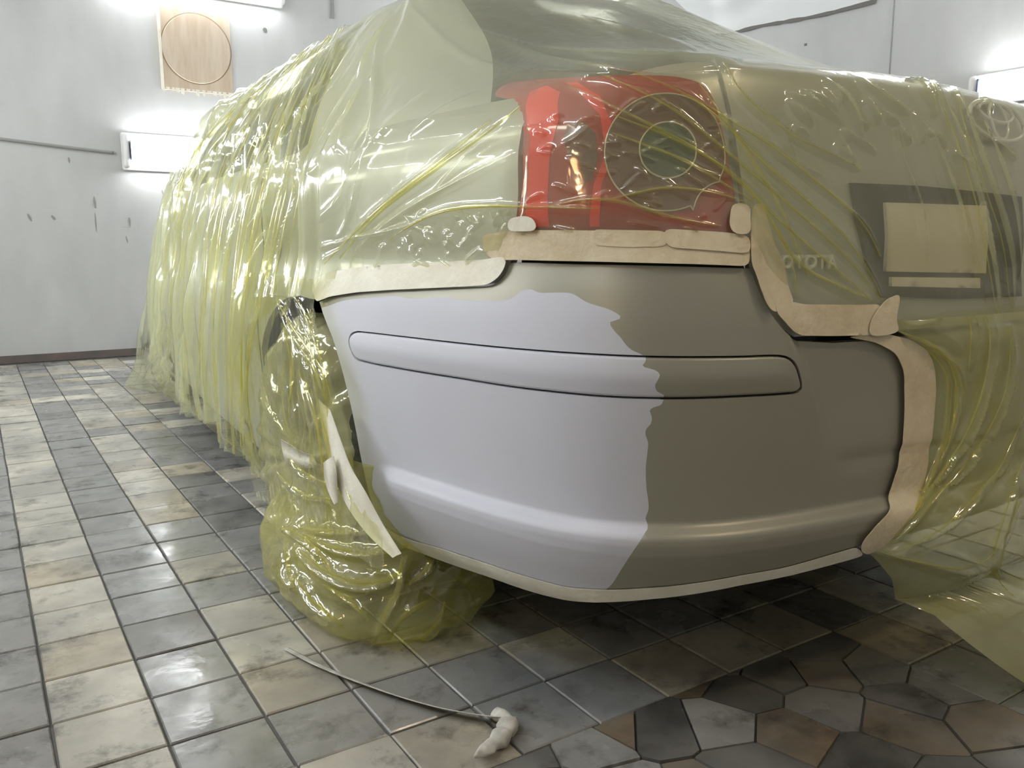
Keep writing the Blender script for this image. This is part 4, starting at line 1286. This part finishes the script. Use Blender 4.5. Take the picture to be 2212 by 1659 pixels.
# ---- film round the rear wheel: a sheet hung over the arch and a bag about the tyre
nu, nv = 120, 130
Pg = np.zeros((nu, nv, 3))
rb = on_plane(np.array([684., 712, 733, 736, 742, 768, 800, 838]), np.array([650., 740, 820, 880, 950, 1030, 1100, 1165]), 0, 0.570)
t = np.linspace(0, 1, nv)
for i in range(nu):
    u = i / (nu - 1)
    z = 0.70 + (0.14 + 0.06 * u - 0.70) * t
    yl = 2.14 - 0.10 * t
    yr = np.interp(-z, -rb[:, 2], rb[:, 1])
    y = yl + (yr - yl) * u
    x = 0.566 - 0.022 * np.sin(np.pi * t) * (1 - u ** 3) + 0.006 * u
    Pg[i] = np.stack([x, y, z], -1)
Ng = grid_normals(Pg)
if Ng[50, 60][0] > 0: Ng = -Ng
pv_ = Pg.reshape(-1, 3); nv_ = Ng.reshape(-1, 3)
cr = crumple(pv_, 0.016, 6, 12.1, (1, 1.9, 0.5)) + crumple(pv_, 0.004, 14, 2.1, (1, 1.8, 0.5))
hang = pv_ + nv_ * cr[:, None]
WF = []
for p_, w_ in [([(640, 640), (665, 690), (690, 760)], 5), ([(600, 650), (640, 720), (700, 800), (720, 870)], 5), ([(660, 720), (680, 780), (700, 850)], 4), ([(690, 740), (697, 800), (705, 870)], 4), ([(640, 730), (675, 790), (702, 860)], 4),
             ([(620, 780), (610, 850), (640, 980)], 6), ([(712, 800), (708, 880), (720, 980), (760, 1080)], 7), ([(690, 900), (700, 1010), (720, 1090)], 8), ([(625, 990), (670, 1030), (720, 1050)], 7), ([(600, 1020), (660, 1070), (730, 1080)], 6)]:
    WF.append((spline(np.array(p_, float), 14), w_, 0.014, 1.0, True))
for j in range(14):
    x = 600 + rf.uniform(0, 90); L = rf.uniform(120, 320); y = rf.uniform(660, 860)
    WF.append((spline(np.array([(x, y), (x + 20, y + L * .4), (x + 30 + rf.uniform(-20, 30), y + L)]), 14), 6, 0.012, 0.8 if j % 2 else 0, True))
hang = wrinkle(hang, nv_, project(hang), WF)
M['film3'] = film_mat('pale_film_crumpled', (0.95, 0.95, 0.78, 1), rgb(238, 236, 196), 0.09, 0.1)
wf = mesh_obj('wheel_sheet', hang, grid_faces(nu, nv), M['film3'], film)
hq = project(hang)
for line, w, h, pl, taper in WF:
    if pl <= 0: continue
    k = [int(np.argmin(np.linalg.norm(hq - p, axis=1))) for p in line]
    P = hang[k].copy(); N = nv_[k]
    for _ in range(3): P[1:-1] = P[1:-1] * .5 + .25 * (P[:-2] + P[2:])
    ribbon('pleat', P + N * 0.003, N, 0.009 * (0.3 + 0.7 * np.sin(np.pi * np.linspace(.04, .96, len(P)))), M['pleat'], wf, 0.0, 0.0015)
na, nz = 160, 40
prof = spline(np.array([(0.0, 0.592), (0.10, 0.590), (0.20, 0.588), (0.262, 0.590), (0.295, 0.606), (0.306, 0.635), (0.305, 0.66)]), nz)
Pg = np.zeros((na, nz, 3)); dn_ = np.zeros((na, nz, 3))
for i in range(na):
    a = 2 * math.pi * i / na
    ca, sa = math.cos(a), math.sin(a)
    rad = 0.010 * abs(math.sin(9 * a + 1.2 * math.sin(3 * a))) + 0.004 * math.sin(31 * a)
    for k in range(nz):
        r, x = prof[k]
        w_ = smooth(0.04, 0.2, r)
        Pg[i, k] = (x - rad * w_ - 0.008 + 0.075 * smooth(1.66, 1.46, 1.75 + r * ca), 1.75 + r * ca, 0.298 + r * sa)
        e_ = smooth(0.265, 0.305, r)
        dn_[i, k] = (-(1 - e_), ca * e_, sa * e_)
pv_ = Pg.reshape(-1, 3); dn_ = dn_.reshape(-1, 3)
wrap = pv_ + dn_ * (crumple(pv_, 0.010, 9, 21.0) + crumple(pv_, 0.005, 21, 4.0) + 0.006)[:, None]
wrap[:, 2] = np.maximum(wrap[:, 2], 0.004)
M['film4'] = film_mat('pale_film_wheel', (0.955, 0.955, 0.84, 1), rgb(240, 238, 206), 0.50, 0.1, 0.2)
mesh_obj('wheel_wrap', wrap, grid_faces(na, nz, 0, True), M['film4'], film)
na, nz = 220, 90
Pg = np.zeros((na, nz, 3))
zz = np.linspace(0.34, 0.004, nz)
for i in range(na):
    a = 2 * math.pi * i / na
    for k, z in enumerate(zz):
        t = 1 - z / 0.34
        hy = math.sqrt(max(0.01, 0.318 ** 2 - (z - 0.315) ** 2)) * (1 - t) + 0.25 * t
        ry = max(hy, 0.17) + 0.012 + 0.05 * smooth(0.25, 0.75, t) - 0.03 * smooth(0.85, 1, t)
        rx = 0.115 + 0.07 * smooth(0.30, 0.75, t) - 0.035 * smooth(0.85, 1.0, t)
        ca, sa = math.cos(a), math.sin(a)
        q = (abs(ca) ** 3 + abs(sa) ** 3) ** (-1 / 3)
        Pg[i, k] = (0.715 - 0.01 * t + rx * q * ca, 1.735 - 0.06 * t + ry * q * sa * (0.92 if sa > 0 else 1.0), z)
pv_ = Pg.reshape(-1, 3)
cen = np.array([0.715, 1.70, 0.17])
dn_ = pv_ - cen; dn_[:, 2] *= 0.4; dn_ /= np.linalg.norm(dn_, axis=1)[:, None]
cr = crumple(pv_, 0.026, 5.0, 5.5) + crumple(pv_, 0.014, 11, 8.5)
bag = pv_ + dn_ * (cr + 0.006)[:, None]
BF = []
for p_, w_, h_ in [([(640, 1180), (700, 1230), (780, 1262), (860, 1240), (880, 1200)], 12, .03), ([(660, 1150), (740, 1190), (830, 1190), (880, 1180)], 9, .022), ([(870, 1200), (862, 1260), (830, 1330), (800, 1390)], 9, .03), ([(880, 1260), (920, 1230), (940, 1180)], 8, .02),
                   ([(640, 1240), (680, 1300), (740, 1350)], 9, .022), ([(620, 1180), (625, 1240), (645, 1280)], 8, .02), ([(800, 1400), (850, 1405), (930, 1360), (960, 1300)], 8, .022), ([(700, 1260), (760, 1300), (800, 1340)], 6, .014), ([(600, 1130), (680, 1180), (720, 1240)], 7, .02),
                   ([(650, 1140), (720, 1150), (800, 1150)], 8, .016), ([(840, 1380), (870, 1330), (930, 1290)], 6, .014)]:
    BF.append((spline(np.array(p_, float), 16), w_, h_, 1.0, True))
bag = wrinkle(bag, dn_ * (((pv_ - CAM) * dn_).sum(1) < 0)[:, None], project(bag), BF)
bag[:, 2] = np.maximum(bag[:, 2], 0.003)
M['bag'] = film_mat('yellow_film_doubled', (0.94, 0.94, 0.66, 1), rgb(232, 226, 150), 0.34, 0.1, 0.2)
bo = mesh_obj('wheel_bag', bag, grid_faces(na, nz, 0, True), M['bag'], film)
bq = project(bag); fr_ = ((bag - CAM) * dn_).sum(1) < 0
bi = np.where(fr_)[0]
for line, w, h, pl, taper in BF:
    k = [int(bi[np.argmin(np.linalg.norm(bq[bi] - p, axis=1))]) for p in line]
    P = bag[k].copy(); N = dn_[k]
    for _ in range(3): P[1:-1] = P[1:-1] * .5 + .25 * (P[:-2] + P[2:])
    ribbon('pleat', P + N * 0.004, N, 0.013 * (0.3 + 0.7 * np.sin(np.pi * np.linspace(.04, .96, len(P)))), M['pleat'], bo, 0.0, 0.002)

# ================================================================== masking tape
def tape(px, label, pale=False, off=0.0095, group='masking tape strips'):
    o = patch('masking_tape', spline_closed(px), M['tape_pale' if pale else 'tape'], None, lambda s, z: off + 0.0005 * vnoise(np.stack([s, z, 0 * s], -1), 60, 1.0), 0.012, flange=0.0012)
    return tag(o, label, 'tape', group)
def spline_closed(px):
    q = px_skin(px)
    q = densify(np.vstack([q, q[:1]]), 0.008)[:-1]
    for _ in range(3):
        q = 0.5 * q + 0.25 * (np.roll(q, 1, 0) + np.roll(q, -1, 0))
    return q
tape([(682, 620), (695, 598), (725, 586), (780, 578), (850, 571), (950, 566), (1050, 561), (1098, 553), (1103, 564), (1096, 584), (1084, 601), (1062, 615), (1000, 619), (850, 626), (780, 631), (722, 640), (692, 652)],
     'whitish masking tape along the bumper top below the quarter panel', True)
tape([(1048, 508), (1120, 497), (1285, 498), (1430, 501), (1560, 506), (1611, 516), (1613, 575), (1500, 570), (1300, 565), (1112, 561), (1075, 563), (1055, 545)], 'long cream masking tape right under the red tail light')
tape([(1282, 494), (1300, 496), (1440, 499), (1442, 532), (1360, 534), (1284, 530)], 'middle overlapping length of tape under the tail light', False, 0.0108)
tape([(1430, 500), (1432, 494), (1560, 502), (1611, 510), (1612, 548), (1520, 540), (1436, 534)], 'right overlapping length of tape under the tail light', False, 0.0120)
tape([(1112, 474), (1130, 469), (1150, 466), (1168, 474), (1175, 492), (1172, 500), (1110, 500)], 'small rounded scrap of tape at the lower left corner of the tail light', True, 0.0165)
tape([(1566, 442), (1590, 438), (1608, 444), (1606, 470), (1610, 500), (1600, 508), (1570, 504), (1562, 480), (1568, 462)], 'small torn piece of tape at the lower right corner of the tail light', False, 0.0165)
tape([(1612, 452), (1622, 436), (1638, 440), (1648, 480), (1662, 530), (1684, 570), (1690, 620), (1706, 655), (1690, 662), (1660, 676), (1645, 655), (1632, 620), (1622, 585), (1614, 575), (1612, 520)], 'upright tape strip on the boot edge beside the lettering', False, 0.0125)
tape([(1664, 652), (1700, 650), (1720, 656), (1800, 657), (1890, 656), (1892, 700), (1880, 722), (1780, 724), (1712, 723), (1690, 702), (1668, 676)], 'wide level tape strip under the boot lettering', False, 0.0135)
tape([(1880, 664), (1895, 645), (1926, 632), (1922, 660), (1914, 690), (1926, 712), (1900, 722), (1858, 724), (1862, 690)], 'folded tape knot where the film gathers beside the plate', False, 0.017)
tape([(1820, 727), (1860, 722), (1905, 720), (1955, 732), (1992, 755), (2008, 785), (2012, 840), (2004, 935), (1985, 1050), (1950, 1120), (1906, 1172), (1866, 1196), (1850, 1188), (1852, 1168), (1886, 1128), (1914, 1080), (1934, 985), (1945, 880), (1944, 800), (1926, 762), (1882, 738)],
     'broad cream tape band running down the middle of the bumper', False, 0.009)
tape([(832, 1136), (870, 1159), (960, 1186), (1060, 1219), (1160, 1251), (1220, 1267), (1300, 1273), (1400, 1269), (1500, 1259), (1600, 1242), (1700, 1224), (1850, 1180), (1864, 1199), (1700, 1243), (1600, 1262), (1500, 1281), (1400, 1293), (1310, 1299), (1228, 1296), (1160, 1280), (1060, 1246), (960, 1212), (845, 1166)],
     'long pale tape hanging along the lower edge of the bumper', True, 0.003)

def free_tape(Lp, Rp, xs, label, m='tape_pale'):
    """a loose ribbon given by its two edges (pixels) at a distance from the side of the car"""
    A = on_plane(np.array([p[0] for p in Lp], float), np.array([p[1] for p in Lp], float), 0, 1.0)
    Lw = np.array([CAM + (a - CAM) * (x - CAM[0]) / (a[0] - CAM[0]) for a, x in zip(A, xs)])
    A = on_plane(np.array([p[0] for p in Rp], float), np.array([p[1] for p in Rp], float), 0, 1.0)
    Rw = np.array([CAM + (a - CAM) * (x + 0.004 - CAM[0]) / (a[0] - CAM[0]) for a, x in zip(A, xs)])
    Lw, Rw = spline(Lw, 30), spline(Rw, 30)
    V = []
    for a, b in zip(Lw, Rw): V += [a, (a + b) / 2 + np.array([-0.002, 0, 0]), b]
    n = len(V); f = grid_faces(30, 3)
    V += [np.asarray(v) + np.array([0.0012, 0, 0]) for v in V]
    f = f + [tuple(x + n for x in q[::-1]) for q in f]
    for i in range(29):
        for c in (0, 2):
            f.append((i * 3 + c, (i + 1) * 3 + c, n + (i + 1) * 3 + c, n + i * 3 + c))
    return tag(mesh_obj('masking_tape', V, f, M[m]), label, 'tape', 'masking tape strips')
free_tape([(688, 862), (698, 940), (715, 1010), (745, 1085), (790, 1150), (848, 1205)], [(712, 884), (735, 950), (758, 1010), (790, 1065), (822, 1125), (866, 1196)], [.545, .545, .548, .555, .565, .575],
          'long loose tape ribbon curling down beside the rear wheel')
free_tape([(606, 948), (625, 960), (650, 975), (678, 985)], [(618, 1000), (640, 1008), (660, 1012), (690, 1008)], [.535, .535, .535, .538], 'short cream tape scrap stuck across the film on the wheel')
free_tape([(698, 1000), (702, 1040), (712, 1070), (722, 1090)], [(720, 985), (726, 1020), (728, 1060), (730, 1085)], [.535, .535, .538, .54], 'narrow tape scrap under the long ribbon by the wheel')

# ---- litter on the floor
M['paper'] = mat('dusty_tape', rgb(206, 204, 196), 0.8, var=rgb(168, 166, 158), scale=30)
fl = on_plane(np.array([618., 690, 780, 870, 960, 1040, 1092]), np.array([1398., 1438, 1476, 1508, 1535, 1551, 1556]), 2, 0.006)
fl[:, 2] = [0.004, 0.007, 0.008, 0.008, 0.010, 0.012, 0.012]
st = empty('tape_scrap', (float(fl[3, 0]), float(fl[3, 1]), 0.0))
P = spline(fl, 60)
tw = np.linspace(0, 2.2, 60)
Nn = np.stack([0.5 * np.sin(tw), 0.5 * np.sin(tw), np.ones(60)], -1); Nn /= np.linalg.norm(Nn, axis=1)[:, None]
ribbon('strip', P, Nn, np.linspace(0.010, 0.026, 60), M['paper'], st, 0.0015)
en = on_plane(np.array([1070., 1096, 1090, 1060, 1030]), np.array([1538., 1560, 1585, 1612, 1632]), 2, 0.012)
c = tube('crumpled_end', en, lambda u: 0.006 + 0.012 * np.sin(np.pi * np.clip(u, 0.05, 0.97)) * (0.75 + 0.25 * np.sin(u * 23)), M['paper'], st, 14, 40)
for v in c.data.vertices:
    n_ = mnoise.noise(v.co * 70)
    v.co += Vector((n_ * 0.006, mnoise.noise(v.co * 61 + Vector((3, 1, 2))) * 0.006, 0))
    v.co.z = max(0.001, 0.012 + (v.co.z - 0.012) * 0.85 + n_ * 0.004)
tag(st, 'twisted strip of used tape with a crumpled end on the floor', 'litter')
